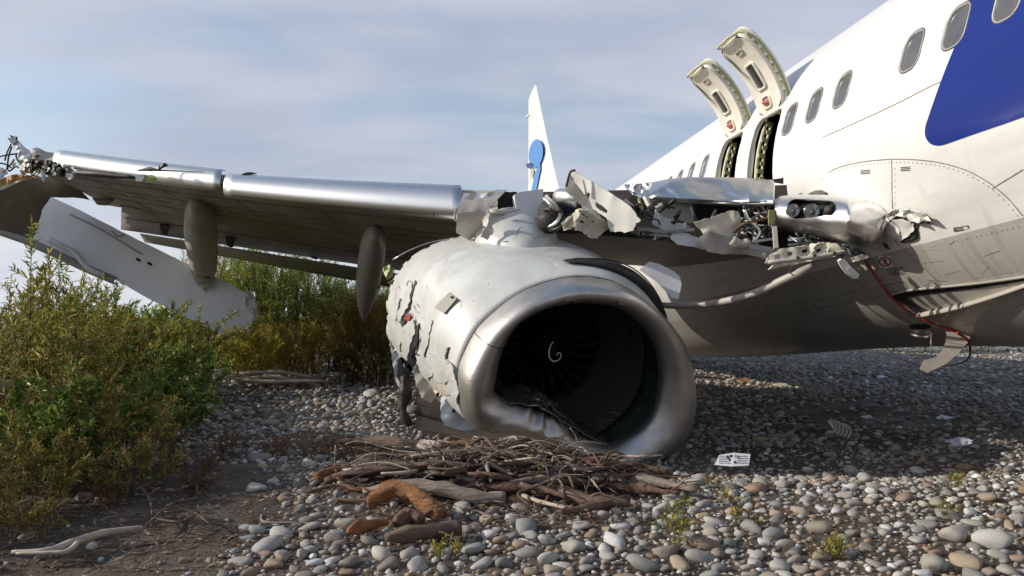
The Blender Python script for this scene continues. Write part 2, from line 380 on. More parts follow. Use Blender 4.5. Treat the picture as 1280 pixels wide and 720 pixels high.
M['pane'] = mat('cabin_window', (0.06, 0.062, 0.07), 0.12, dirt=0.6, dscale=2.0, dcol=(0.16, 0.14, 0.125), coat=0.6, rvar=0.05)
M['blue'] = mat('livery_blue', (0.004, 0.020, 0.19), 0.32, dirt=0.35, dscale=1.5, dcol=(0.006, 0.012, 0.085), coat=0.1, spec=0.25)
M['lightblue'] = mat('livery_light_blue', (0.03, 0.20, 0.55), 0.35, dirt=0.1, coat=0.3)
M['red'] = mat('marking_red', (0.36, 0.035, 0.03), 0.5, dirt=0.3)
M['hose'] = mat('red_hose', (0.38, 0.03, 0.02), 0.45, dirt=0.4, dcol=(0.12, 0.01, 0.01))
M['rust'] = mat('scorched_skin', (0.42, 0.22, 0.07), 0.7, dirt=0.8, dscale=9, dcol=(0.16, 0.06, 0.02))
M['whitemark'] = mat('white_marking', (0.75, 0.75, 0.72), 0.5, dirt=0.1)
M['ink'] = mat('ink', (0.03, 0.03, 0.035), 0.7, dirt=0.1)
M['redtape'] = mat('handle_red_grey', (0.42, 0.24, 0.20), 0.5, dirt=0.4)
M['bark'] = mat('drift_bark', (0.15, 0.098, 0.068), 0.85, dirt=0.75, dscale=11, dcol=(0.045, 0.028, 0.02), bump=0.9, bscale=26, stretch=(0.35, 1, 1.6))
M['greywood'] = mat('grey_driftwood', (0.25, 0.205, 0.165), 0.8, dirt=0.7, dscale=12, dcol=(0.08, 0.055, 0.04), bump=0.8, bscale=30, stretch=(0.3, 1, 1.6))
M['palewood'] = mat('pale_driftwood', (0.46, 0.39, 0.31), 0.75, dirt=0.5, dscale=14, dcol=(0.16, 0.11, 0.08), bump=0.5, bscale=34, stretch=(0.3, 1, 1.6))
M['orangewood'] = mat('peeled_orange_wood', (0.30, 0.130, 0.045), 0.85, dirt=0.95, dscale=17, dcol=(0.10, 0.045, 0.022), bump=1.0, bscale=48, stretch=(0.5, 1, 1.5))
M['redwood'] = mat('red_brown_wood', (0.145, 0.085, 0.056), 0.85, dirt=0.85, dscale=10, dcol=(0.06, 0.03, 0.02), bump=0.8, bscale=26)
M['humus'] = mat('humus', (0.055, 0.036, 0.026), 0.95, dirt=0.8, dscale=14, dcol=(0.12, 0.08, 0.055), bump=1.0, bscale=60)
M['darkwood'] = mat('dark_wet_wood', (0.055, 0.036, 0.028), 0.8, dirt=0.6, dscale=12, dcol=(0.13, 0.085, 0.06), bump=0.9, bscale=30, stretch=(0.35, 1, 1.6))
M['reflector'] = mat('lamp_reflector', (0.35, 0.35, 0.35), 0.18, metal=1.0, dirt=0.4, dscale=20)
M['winring'] = mat('window_ring', (0.50, 0.49, 0.46), 0.45, metal=0.5, dirt=0.4, dscale=20)
M['slabwhite'] = mat('pale_wing_skin', (0.80, 0.81, 0.82), 0.45, dirt=0.3, dscale=1.2, dcol=(0.50, 0.50, 0.51))
M['paper'] = mat('paper', (0.66, 0.66, 0.70), 0.8, dirt=0.1)
M['plastic'] = mat('plastic_scrap', (0.55, 0.57, 0.66), 0.3, dirt=0.3)
M['leaf'] = attr_mat('leaf', 0.45, 0.30, bump=0, bscale=3, var=0.25, spec=0.35)
M['stem'] = mat('stem', (0.11, 0.075, 0.045), 0.8)
STONE_COLS = [(0.307, 0.301, 0.282), (0.397, 0.378, 0.339), (0.218, 0.218, 0.211), (0.512, 0.493, 0.448), (0.346, 0.307, 0.25), (0.269, 0.275, 0.262), (0.384, 0.307, 0.218), (0.435, 0.422, 0.397), (0.256, 0.224, 0.192), (0.62, 0.62, 0.62), (0.333, 0.339, 0.32), (0.294, 0.211, 0.154)]
M['stone'] = attr_mat('stone', 0.72, bump=0.35, bscale=34, var=0.34, per_object=STONE_COLS, mud=0.5)
M['stones'] = attr_mat('stones', 0.78, bump=0.35, bscale=34, var=0.34, mud=0.5)
def lens_glass():
    m, nt, b = new_mat('lamp_glass'); b.inputs['Base Color'].default_value = (0.9, 0.9, 0.88, 1); b.inputs['Roughness'].default_value = 0.08
    b.inputs['Transmission Weight'].default_value = 0.9; b.inputs['IOR'].default_value = 1.45; return m
M['glass'] = lens_glass()
def ground_mat():
    m, nt, b = new_mat('river_bed'); N = nt.nodes; L = nt.links
    tc = N.new('ShaderNodeTexCoord')
    n = N.new('ShaderNodeTexNoise'); n.inputs['Scale'].default_value = 1.1; n.inputs['Detail'].default_value = 10; n.inputs['Roughness'].default_value = 0.65; L.new(tc.outputs['Object'], n.inputs['Vector'])
    r = N.new('ShaderNodeValToRGB'); e = r.color_ramp.elements; e[0].position = 0.36; e[0].color = (0.055, 0.042, 0.032, 1); e[1].position = 0.66; e[1].color = (0.15, 0.118, 0.09, 1)
    L.new(n.outputs[0], r.inputs[0])
    v = N.new('ShaderNodeTexVoronoi'); v.inputs['Scale'].default_value = 26; L.new(tc.outputs['Object'], v.inputs['Vector'])
    r2 = N.new('ShaderNodeValToRGB'); r2.color_ramp.elements[0].position = 0.0; r2.color_ramp.elements[1].position = 0.55
    r2.color_ramp.elements[0].color = (1.25,)*3 + (1,); r2.color_ramp.elements[1].color = (0.75,)*3 + (1,)
    L.new(v.outputs['Distance'], r2.inputs[0])
    mu = N.new('ShaderNodeMixRGB'); mu.blend_type = 'MULTIPLY'; mu.inputs[0].default_value = 0.6; L.new(r.outputs[0], mu.inputs[1]); L.new(r2.outputs[0], mu.inputs[2])
    v2 = N.new('ShaderNodeTexVoronoi'); v2.inputs['Scale'].default_value = 7; L.new(tc.outputs['Object'], v2.inputs['Vector'])
    bw = N.new('ShaderNodeRGBToBW'); L.new(v2.outputs['Color'], bw.inputs[0]); gr = N.new('ShaderNodeValToRGB'); gr.color_ramp.elements[0].color = (.10, .095, .08, 1); gr.color_ramp.elements[1].color = (.40, .38, .34, 1); L.new(bw.outputs[0], gr.inputs[0])
    sp = N.new('ShaderNodeSeparateXYZ'); L.new(tc.outputs['Object'], sp.inputs[0]); fr = N.new('ShaderNodeMapRange'); fr.inputs[1].default_value = 17; fr.inputs[2].default_value = 26; fr.inputs[4].default_value = .8; L.new(sp.outputs[1], fr.inputs[0])
    m9 = N.new('ShaderNodeMixRGB'); L.new(fr.outputs[0], m9.inputs[0]); L.new(mu.outputs[0], m9.inputs[1]); L.new(gr.outputs[0], m9.inputs[2]); L.new(m9.outputs[0], b.inputs['Base Color'])
    n2 = N.new('ShaderNodeTexNoise'); n2.inputs['Scale'].default_value = 0.9; n2.inputs['Detail'].default_value = 4; L.new(tc.outputs['Object'], n2.inputs['Vector'])
    mr = N.new('ShaderNodeMapRange'); mr.inputs[1].default_value = 0.42; mr.inputs[2].default_value = 0.62; mr.inputs[3].default_value = 0.6; mr.inputs[4].default_value = 0.95
    L.new(n2.outputs[0], mr.inputs[0]); L.new(mr.outputs[0], b.inputs['Roughness']); b.inputs['Specular IOR Level'].default_value = 0.2
    n3 = N.new('ShaderNodeTexNoise'); n3.inputs['Scale'].default_value = 34; n3.inputs['Detail'].default_value = 7; L.new(tc.outputs['Object'], n3.inputs['Vector'])
    bp = N.new('ShaderNodeBump'); bp.inputs['Strength'].default_value = 0.7; bp.inputs['Distance'].default_value = 0.03; L.new(n3.outputs[0], bp.inputs['Height']); L.new(bp.outputs[0], b.inputs['Normal'])
    return m
M['ground'] = ground_mat()

# ------------------------------------------------------------------ ground
def gz(x, y):
    z = 0.05 * noise.noise(Vector((x * 0.35, y * 0.35, 0))) + 0.02 * noise.noise(Vector((x * 1.3, y * 1.3, 4)))
    z += 0.10 * smooth(-2.6, -5.0, x + 0.1 * y) * 1.0
    z += 0.10 * smooth(1.0, 0.0, abs(x + 1.6) / 2.2) * smooth(6.2, 7.4, y) * smooth(13, 10, y)
    z -= 0.07 * smooth(2.0, 5.0, x) * smooth(9, 6, y)
    z -= 0.19 * smooth(5.3, 6.8, y) * smooth(-1.6, -0.3, x) * (1 - smooth(3.0, 6.0, x)) * (1 - smooth(10, 14, y))
    return z
def build_ground():
    xs = [-900, -400, -150, -60, -30, -18] + list(np.arange(-12, 14.01, 0.22)) + [16, 20, 30, 60, 150, 400, 900]
    ys = [-500, -100, -30, -8] + list(np.arange(-2, 24.01, 0.22)) + [26, 30, 40, 60, 110, 250, 600, 1500]
    v = [(x, y, gz(x, y) if (-13 < x < 15 and -3 < y < 25) else 0.0) for y in ys for x in xs]; n = len(xs)
    f = [(j * n + i, j * n + i + 1, (j + 1) * n + i + 1, (j + 1) * n + i) for j in range(len(ys) - 1) for i in range(n - 1)]
    o = link_mesh('ground', v, f, M['ground']); o['kind'] = 'structure'; return o
GROUND = build_ground()

# ---- stones
def ico(sub):
    bm = bmesh.new(); bmesh.ops.create_icosphere(bm, subdivisions=sub, radius=1.0)
    v = np.array([p.co[:] for p in bm.verts]); f = np.array([[q.index for q in t.verts] for t in bm.faces]); bm.free(); return v, f
def stone_shape(sub, seed):
    v, f = ico(sub); v = v.copy(); rs = random.Random(seed)
    ang = rs.random() * 9
    for i in range(len(v)):
        p = Vector(v[i]); d = 1 + 0.30 * noise.noise(p * 0.9 + Vector((seed * 3.1, ang, 0))) + 0.10 * noise.noise(p * 2.3 + Vector((0, seed * 1.7, 3)))
        v[i] *= d
    for _ in range(7):
        dn = np.array([rs.gauss(0, 1), rs.gauss(0, 1), rs.gauss(0, .8)]); dn /= np.linalg.norm(dn); lim = rs.uniform(.50, .80); q = v @ dn; ex = np.maximum(0, q - lim); v -= (ex * .85)[:, None] * dn
    v *= np.array([1.0, rs.uniform(0.62, 0.95), rs.uniform(0.45, 0.66)])
    return v, f
def in_mud(x, y):
    return y < 6.1 + 0.5 * noise.noise(Vector((x, y, 9))) and x < -1.35 - 0.12 * (y - 3.5) + 0.35 * noise.noise(Vector((x * 1.3, y * 1.3, 2)))
def place_stones():
    cell = 0.22; gridd = {}; out = []
    def try_place(x, y, r, tight):
        ci, cj = int(x // cell), int(y // cell)
        for a in (-1, 0, 1):
            for b in (-1, 0, 1):
                for (X, Y, Rr) in gridd.get((ci + a, cj + b), ()):
                    if (X - x) ** 2 + (Y - y) ** 2 < ((r + Rr) * tight) ** 2: return False
        gridd.setdefault((ci, cj), []).append((x, y, r)); return True
    for (r0, r1, count, ymax, tight, dens) in ((0.08, 0.11, 90, 20, 1.0, 1), (0.055, 0.08, 1300, 28, 0.9, 1), (0.038, 0.055, 10500, 26, 0.84, 1), (0.022, 0.038, 16000, 14, 0.80, 1), (0.010, 0.022, 30000, 9, 0.74, 1)):
        for _ in range(count):
            y = 2.9 + (ymax - 2.9) * random.random() ** (1.25 if ymax > 10 else 1.1)
            px = random.uniform(-60, 1420) if y < 8 else (random.uniform(840, 1420) if random.random() < 0.62 else random.uniform(110, 520))
            x = (px - 640) / F * y
            r = random.uniform(r0, r1) * (1 + .30 * smooth(6.5, 9.0, y))
            if px < 60 + 9 * y and y > 5: continue
            if ((x + .05) / 1.15) ** 2 + ((y - 5.40 - .1 * (x + .05)) / .66) ** 2 < 1: continue
            if in_mud(x, y) and random.random() < 0.955: continue
            if r < 0.03 and y > 8 and random.random() < .5: continue
            patch = noise.noise(Vector((x * 0.8, y * 0.8, 21)))
            if 1.3 < x < 5.5 and 6.9 < y < 11.5 and noise.noise(Vector((x * .9, y * .7, 33))) > -.12 and random.random() < .62: continue
            if patch < -0.18 and random.random() < 0.5: continue
            if patch > 0.2 and r < .03 and random.random() < 0.3: continue
            if r > 0.085 and random.random() < 0.25: continue
            if try_place(x, y, r, tight): out.append((x, y, r))
    return out
def build_stones():
    st = place_stones()
    for (px, py, w) in ((1242, 682, 48), (348, 671, 36), (685, 611, 44), (658, 669, 44), (752, 652, 26), (318, 613, 34), (840, 628, 26), (980, 607, 24), (520, 712, 36), (340, 712, 34), (1185, 641, 34)):
        y = H * F / (py - HZ); x = (px - 640) / F * y; r = w / 2 / F * y
        st = [s for s in st if (s[0] - x) ** 2 + (s[1] - y) ** 2 > ((s[2] + r) * 0.8) ** 2]; st.append((x, y, r))
    st.sort(key=lambda s: -s[2] / s[1])
    shapes_hi = [stone_shape(2, i + 1) for i in range(12)]; shapes_mid = [stone_shape(2, i + 31) for i in range(8)]; shapes_lo = [stone_shape(1, i + 61) for i in range(8)]
    hi_me = []
    for i, (v, f) in enumerate(shapes_hi):
        me = bpy.data.meshes.new('stone'); me.from_pydata(v.tolist(), [], f.tolist()); me.materials.append(M['stone'])
        me.polygons.foreach_set('use_smooth', [True] * len(me.polygons)); hi_me.append(me)
    def pose(x, y, r):
        rz = random.uniform(0, 6.28); tx, ty = random.gauss(0, 0.16), random.gauss(0, 0.16)
        return gz(x, y) + r * random.uniform(-0.04, 0.26), (tx, ty, rz)
    top = [s for s in st if s[0] / s[1] * F + 640 > -40 and s[0] / s[1] * F + 640 < 1320 and HZ + H * F / s[1] < 740][:300]; tops = set(top)
    for (x, y, r) in top:
        z, e = pose(x, y, r); o = bpy.data.objects.new('stone', random.choice(hi_me)); COL.objects.link(o)
        o.location = (x, y, z); o.rotation_euler = e; k = r * random.uniform(0.98, 1.08); o.scale = (k * 1.1, k, k * random.uniform(0.85, 1.15)); o.parent = GROUND
    V = []; Fc = []; C = []; k = 0
    from mathutils import Euler
    for (x, y, r) in st:
        if (x, y, r) in tops: continue
        v, f = random.choice(shapes_mid if (y < 5.6 and r > 0.04) else shapes_lo)
        z, e = pose(x, y, r); m3 = np.array(Euler(e).to_matrix())
        vv = (v * np.array([1.1, 1, random.uniform(0.8, 1.2)]) * r) @ m3.T + np.array([x, y, z])
        V.append(vv); Fc.append(f + k); k += len(v)
        c = np.array(random.choice(STONE_COLS)) * random.uniform(0.75, 1.15); C.append(np.tile(np.append(c, 1), (len(v), 1)))
    V = np.concatenate(V); Fc = np.concatenate(Fc); C = np.concatenate(C)
    o = bulk('stones', V, Fc, C, M['stones'], True); o['kind'] = 'stuff'; o.parent = GROUND
    print('stones', len(st), 'tris', len(Fc))
def bulk(name, V, Fc, C, material, smooth_):
    me = bpy.data.meshes.new(name); n = len(V); k = Fc.shape[1]; m = len(Fc)
    me.vertices.add(n); me.vertices.foreach_set('co', V.astype(np.float32).ravel())
    me.loops.add(m * k); me.loops.foreach_set('vertex_index', Fc.astype(np.int32).ravel())
    me.polygons.add(m); me.polygons.foreach_set('loop_start', np.arange(0, m * k, k, dtype=np.int32)); me.polygons.foreach_set('loop_total', np.full(m, k, dtype=np.int32))
    if smooth_: me.polygons.foreach_set('use_smooth', np.ones(m, dtype=bool))
    a = me.color_attributes.new('tint', 'FLOAT_COLOR', 'POINT'); a.data.foreach_set('color', C.astype(np.float32).ravel())
    me.materials.append(material); me.update(); me.validate()
    o = bpy.data.objects.new(name, me); COL.objects.link(o); return o
build_stones()

# ------------------------------------------------------------------ AIRLINER
base = MA @ Vector((9, 0, -2.3)); base.z = 0
JET = thing('airliner', 'white and grey passenger jet with a blue panel lying on its belly on the gravel', 'airplane', base)
XW0 = (MAI @ P(1258, -4, 5.10)).x            # station of window 0
def wx(k): return XW0 + 0.508 * k
WIN = [-8, -7, -6, -5, -4, -3, -2, -1, 0, 1, 2, 4, 5, 6, 10.85, 11.9, 12.9, 13.9, 14.9, 15.9, 16.9, 17.9, 18.9, 19.9, 20.9, 21.9, 22.9, 23.9]
EXITS = [7.15, 9.15]
def rrect(w, h, r, n=5):
    pts = []
    for cx, cy, a0 in ((w / 2 - r, h / 2 - r, 0), (-w / 2 + r, h / 2 - r, 90), (-w / 2 + r, -h / 2 + r, 180), (w / 2 - r, -h / 2 + r, 270)):
        for i in range(n + 1):
            a = R(a0 + 90 * i / n); pts.append((cx + r * math.cos(a), cy + r * math.sin(a)))
    return pts
ZW = 0.50; ZE0, ZE1 = -0.30, 0.72
def build_fuselage():
    xs = sorted(set([round(x, 3) for x in list(np.arange(-6.6, 0, 0.3)) + list(np.arange(0, 20, 0.35)) + list(np.arange(20, 40.1, 0.8))])); n = 96
    v = []; f = []
    for x in xs:
        a, b, zc = sect(x)
        for k in range(n):
            t = 2 * math.pi * k / n; c, s = math.cos(t), math.sin(t)
            v.append(Vector((x, a * c, zc + (a if s > 0 else b) * s)))
    for i in range(len(xs) - 1):
        for k in range(n): f.append((i * n + k, (i + 1) * n + k, (i + 1) * n + (k + 1) % n, i * n + (k + 1) % n))
    f.append(tuple(range(n))); f.append(tuple((len(xs) - 1) * n + k for k in range(n - 1, -1, -1)))
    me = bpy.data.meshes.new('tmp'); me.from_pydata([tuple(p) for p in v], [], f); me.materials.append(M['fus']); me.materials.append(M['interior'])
    o = bpy.data.objects.new('tmp_body', me); COL.objects.link(o)
    bm = bmesh.new(); bm.from_mesh(me); bmesh.ops.recalc_face_normals(bm, faces=bm.faces); bm.to_mesh(me); bm.free()
    sm = o.modifiers.new('s', 'SOLIDIFY'); sm.thickness = 0.05; sm.offset = -1; sm.material_offset = 1; sm.material_offset_rim = 1
    # cutters: window and exit openings
    cv = []; cf = []
    def prism(pts, y0, y1, xc, zc_):
        k = len(cv); m = len(pts)
        for (x, z) in pts: cv.append((xc + x, y0, zc_ + z))
        for (x, z) in pts: cv.append((xc + x, y1, zc_ + z))
        cf.append(tuple(k + i for i in range(m))); cf.append(tuple(k + m + i for i in range(m - 1, -1, -1)))
        for i in range(m): cf.append((k + i, k + m + i, k + m + (i + 1) % m, k + (i + 1) % m))
    for k in WIN: prism(rrect(0.235, 0.305, 0.085), 1.2, 2.3, wx(k), ZW)
    for k in EXITS: prism(rrect(0.66, ZE1 - ZE0, 0.12), 0.9, 2.5, wx(k), (ZE0 + ZE1) / 2)
    cm = bpy.data.meshes.new('cut'); cm.from_pydata(cv, [], cf); cm.materials.append(M['gasket'])
    bm = bmesh.new(); bm.from_mesh(cm); bmesh.ops.recalc_face_normals(bm, faces=bm.faces); bm.to_mesh(cm); bm.free()
    co = bpy.data.objects.new('cut', cm); COL.objects.link(co)
    b = o.modifiers.new('b', 'BOOLEAN'); b.object = co; b.operation = 'DIFFERENCE'; b.solver = 'EXACT'
    dg = bpy.context.evaluated_depsgraph_get(); res = bpy.data.meshes.new_from_object(o.evaluated_get(dg))
    bpy.data.objects.remove(o); bpy.data.objects.remove(co)
    res.name = 'fuselage'
    fo = bpy.data.objects.new('fuselage', res); COL.objects.link(fo); fo.matrix_basis = MA; attach(fo, JET)
    try: res.set_sharp_from_angle(angle=R(35))
    except Exception: pass
    return fo
FUS = build_fuselage()

def ring_on_skin(outline, inner, xc, zc, off0, off1, mats, name, parent):
    rings = []
    def place(pts, off):
        r_ = []
        for (x, z) in pts:
            p = surf(xc + x, zc + z); r_.append(MA @ (p + snorm(p) * off))
        return r_
    rings = [place(outline, -0.01), place(outline, off0), place(inner, off1), place(inner, -0.03)]
    return MB().loft(rings).build(name, mats, parent)
for k in WIN:
    w = ring_on_skin(rrect(0.270, 0.345, 0.108), rrect(0.252, 0.327, 0.098), wx(k), ZW, 0.002, 0.002, M['gasket'], 'window', FUS)
    ring = ring_on_skin(rrect(0.250, 0.325, 0.097), rrect(0.232, 0.303, 0.085), wx(k), ZW, 0.005, 0.003, M['winring'], 'window', FUS)
    # merge: the visible metal frame carries the pane
    pts = rrect(0.24, 0.31, 0.085)
    vv = []
    for (x, z) in pts:
        p = surf(wx(k) + x, ZW + z); vv.append(MA @ (p - snorm(p) * 0.014))
    c = surf(wx(k), ZW); vv.append(MA @ (c - snorm(c) * 0.014)); m = len(pts)
    ring.name = 'window'; w.name = 'window_gasket'
    link_mesh('window_pane', vv, [(i, (i + 1) % m, m) for i in range(m)], M['pane'], FUS)

# exits: surround, insulation, hinged-up doors
def build_exit(k):
    xc = wx(k); zc = (ZE0 + ZE1) / 2; h = ZE1 - ZE0
    fr = ring_on_skin(rrect(0.73, h + 0.07, 0.15), rrect(0.665, h + 0.005, 0.12), xc, zc, 0.004, 0.006, M['white'], 'exit_frame', FUS)
    mb = MB(); ins = MB()
    # inner edge structure on the aft side with clips
    for side, xo in ((1, 0.30), (-1, -0.30)):
        pts = [surf(xc + xo, z) for z in np.linspace(ZE0 + 0.03, ZE1 - 0.03, 10)]
        mb.tube([MA @ (p - Vector((0, 0.10, 0))) for p in pts], 0.022, 6, 2)
        mb.tube([MA @ (p - Vector((side * 0.03, 0.16, 0))) for p in pts], 0.018, 6, 2)
        for j, z in enumerate(np.linspace(ZE0 + 0.05, ZE1 - 0.05, 11)):
            p = surf(xc + xo - side * 0.02, z); ins.box(MA @ (p - Vector((0, 0.12 + 0.03 * (j % 2), 0))), 0.05, 0.07, 0.045)
    mb.build('exit_jamb', M['cream'], FUS); ins.build('exit_clips', M['green'], FUS, smooth_=False)
    # the door: hinge at the top of the opening, swung up and out
    x0 = xc; hy = math.sqrt(1.88 ** 2 - ZE1 ** 2); Wd = 0.66; Ld = 0.98; T = 0.11
    def arc(u):      # centre-line of the inner face, and its normal (towards the skin side)
        a0 = R(78); kk = 1 / 1.3; s_ = u * Ld; y = hy - 0.01; z = ZE1 + 0.0; nstep = 12
        for i in range(nstep):
            a = a0 - kk * s_ * (i + .5) / nstep; y += math.cos(a) * s_ / nstep; z += math.sin(a) * s_ / nstep
        a = a0 - kk * s_; return Vector((0, y, z)), Vector((0, -math.sin(a), math.cos(a)))
    def dp(x, u, t): p, n_ = arc(u); return MA @ (Vector((x0 + x, p.y, p.z)) + n_ * t)
    out2 = rrect(Wd, Ld, 0.15, 8)
    def loop(scale_x, scale_u, t, corner=0.15):
        o2 = rrect(Wd * scale_x, Ld * scale_u, corner, 8); dense = []
        for i in range(len(o2)):
            a = o2[i]; b = o2[(i + 1) % len(o2)]; n_ = max(1, int(math.hypot(a[0] - b[0], a[1] - b[1]) / 0.07))
            for j in range(n_): dense.append((a[0] + (b[0] - a[0]) * j / n_, a[1] + (b[1] - a[1]) * j / n_))
        return [dp(x, y / Ld + 0.5, t) for x, y in dense]
    def grid_face(w, l, t, r=0.1, nx=9, nu=13):
        v = []; f = []
        for i in range(nu):
            u = -l / 2 + l * i / (nu - 1); d = max(0.0, abs(u) - (l / 2 - r)); ww = w / 2 - (r - math.sqrt(max(0, r * r - d * d)))
            for j in range(nx): v.append(dp(-ww + 2 * ww * j / (nx - 1), u / Ld + .5, t))
        for i in range(nu - 1):
            for j in range(nx - 1): f.append((i * nx + j, i * nx + j + 1, (i + 1) * nx + j + 1, (i + 1) * nx + j))
        return v, f
    L0 = loop(1.0, 1.0, T); L1 = loop(1.0, 1.0, T - 0.02); L2 = loop(0.93, 0.96, T - 0.03, 0.14); L3 = loop(0.93, 0.96, 0.02, 0.14); L4 = loop(0.90, 0.95, 0.0, 0.13)
    dmb = MB(); dmb.loft([L0, L1, L2, L3, L4], m=0)
    dmb.add(*grid_face(Wd, Ld, T, 0.15), m=1); dmb.add(*grid_face(Wd * 0.905, Ld * 0.955, -0.001, 0.13), m=0)
    door = dmb.build('exit_door', [M['door'], M['white']], FUS, smooth_=True)
    try: door.data.set_sharp_from_angle(angle=R(40))
    except Exception: pass
    # seal and bolts around the edge
    s1 = MB(); Ls = loop(0.965, 0.98, 0.055, 0.145); s1.tube(Ls + [Ls[0]], 0.014, 6, 1); s1.build('door_seal', M['green'], door)
    s2 = MB()
    for uu in np.linspace(-0.42, 0.42, 9):
        for sx in (-1, 1): s2.box(dp(sx * Wd * 0.475, uu + 0.5, 0.04), 0.03, 0.03, 0.03)
    s2.build('door_bolts', M['silver'], door, smooth_=False)
    def frame(cx, cu, w, l, wall, t0, t1, mt, name, rr=0.04):
        o2 = rrect(w, l, rr); i2 = rrect(w - wall, l - wall, rr * 0.7)
        pl = lambda q, t: [dp(cx + x, cu + y / Ld, t) for x, y in q]
        return MB().loft([pl(o2, 0.0), pl(o2, t0), pl(i2, t0), pl(i2, t1)], cap1=False).build(name, mt, door)
    fw = frame(0.0, 0.47, 0.21, 0.34, 0.05, -0.022, 0.0, M['door'], 'door_window_frame')
    v, f = [dp(x, 0.47 + y / Ld, -0.006) for x, y in rrect(0.18, 0.31, 0.04)], None
    link_mesh('door_window_pane', v, [tuple(range(len(v)))], M['pane'], door, False)
    v = [dp(x, 0.47 + y / Ld, -0.016) for x, y in ((-0.012, -0.12), (0.012, -0.12), (0.012, 0.12), (-0.012, 0.12))]
    link_mesh('window_slit', v, [(0, 1, 2, 3)], M['gasket'], door, False)
    frame(0.02, 0.15, 0.19, 0.16, 0.05, -0.018, 0.0, M['door'], 'handle_recess')
    v = [dp(0.02 + x, 0.15 + y / Ld, -0.007) for x, y in rrect(0.15, 0.12, 0.03)]
    link_mesh('handle_plate', v, [tuple(range(len(v)))], M['redtape'], door, False)
    MB().tube([dp(-0.04, 0.13, -0.03), dp(0.02, 0.14, -0.045), dp(0.08, 0.16, -0.03)], 0.012, 6, 3).build('door_handle', M['hose'], door)
    frame(-0.02, 0.80, 0.15, 0.07, 0.03, -0.014, 0.0, M['fairing'], 'door_grip', 0.02)
    MB().tube([dp(-0.20, 0.97, 0.02), dp(-0.20, 1.02, -0.02), dp(0, 1.03, -0.03), dp(0.2, 1.02, -0.02), dp(0.2, 0.97, 0.02)], 0.014, 6, 3).build('door_edge_trim', M['cream'], door)
    for sx in (-0.16, 0.16):
        MB().bar(MA @ (surf(x0 + sx, ZE1 - 0.05) - Vector((0, 0.05, 0))), dp(sx, 0.07, 0.05), 0.04, 0.03).build('door_hinge', M['dark'], door, smooth_=False)
for k in EXITS: build_exit(k)

# ---- blue livery panel with a rounded lower corner, on the skin
def blue_panel():
    edge = [(1214, -8), (1205, 22), (1196, 52), (1184, 82), (1172, 114), (1163, 140), (1158, 155)]
    corner = [(1156.5, 163), (1157, 170), (1160, 176), (1165, 180.5), (1172, 182), (1180, 181)]
    bottom = [(1200, 174), (1230, 163.5), (1255, 155), (1280, 146), (1310, 135), (1345, 122)]
    lo = [hit(*q) for q in edge + corner + bottom]
    lo = catmull(lo, 4)
    # fill: sweep each point on the aft/lower outline forward & up to a common upper edge
    top_z = 1.55; v = []; f = []
    left = lo[:len(catmull([hit(*q) for q in edge + corner[:4]], 4))]
    # polygon in (x,z) tessellated on the skin
    poly = [(p.x, p.z) for p in lo]
    pl = poly[-1]; p0 = poly[0]
    slope = (poly[0][0] - poly[8][0]) / (poly[0][1] - poly[8][1])
    up = [(p0[0] + slope * (z - p0[1]), z) for z in (1.0, 1.2, 1.4, 1.55) if z > p0[1] + .03]
    full = [(-1.5, up[-1][1] if up else 1.5), (-1.5, pl[1] - 0.1)]
    outline = list(reversed(up)) + poly + [(1.5, pl[1] - 0.02), (0.5, pl[1] - 0.04), (0.5, 0.8), (0.5, 1.55)]
    vs = [Vector(q) for q in outline]; es = [(i, (i + 1) % len(vs)) for i in range(len(vs))]
    xx = 0.6
    while xx < 8:
        zz = -0.6
        while zz < 1.54:
            if inpoly(xx, zz, outline): vs.append(Vector((xx, zz)))
            zz += 0.07
        xx += 0.2
    ov, oe, of, *_ = geometry.delaunay_2d_cdt(vs, es, [], 0, 1e-5)
    ff = [tuple(t) for t in of if inpoly(sum(ov[i].x for i in t) / len(t), sum(ov[i].y for i in t) / len(t), outline)]
    # keep clear of the windows
    def nearwin(t):
        cx = sum(ov[i].x for i in t) / 3; cz = sum(ov[i].y for i in t) / 3
        return any(abs(cx - wx(k)) < 0.12 and abs(cz - ZW) < 0.165 for k in WIN)
    vv = []
    for q in ov:
        p = surf(q.x, q.y); vv.append(MA @ (p + snorm(p) * 0.0035))
    o = link_mesh('blue_panel', vv, ff, M['blue'], FUS)
    return outline
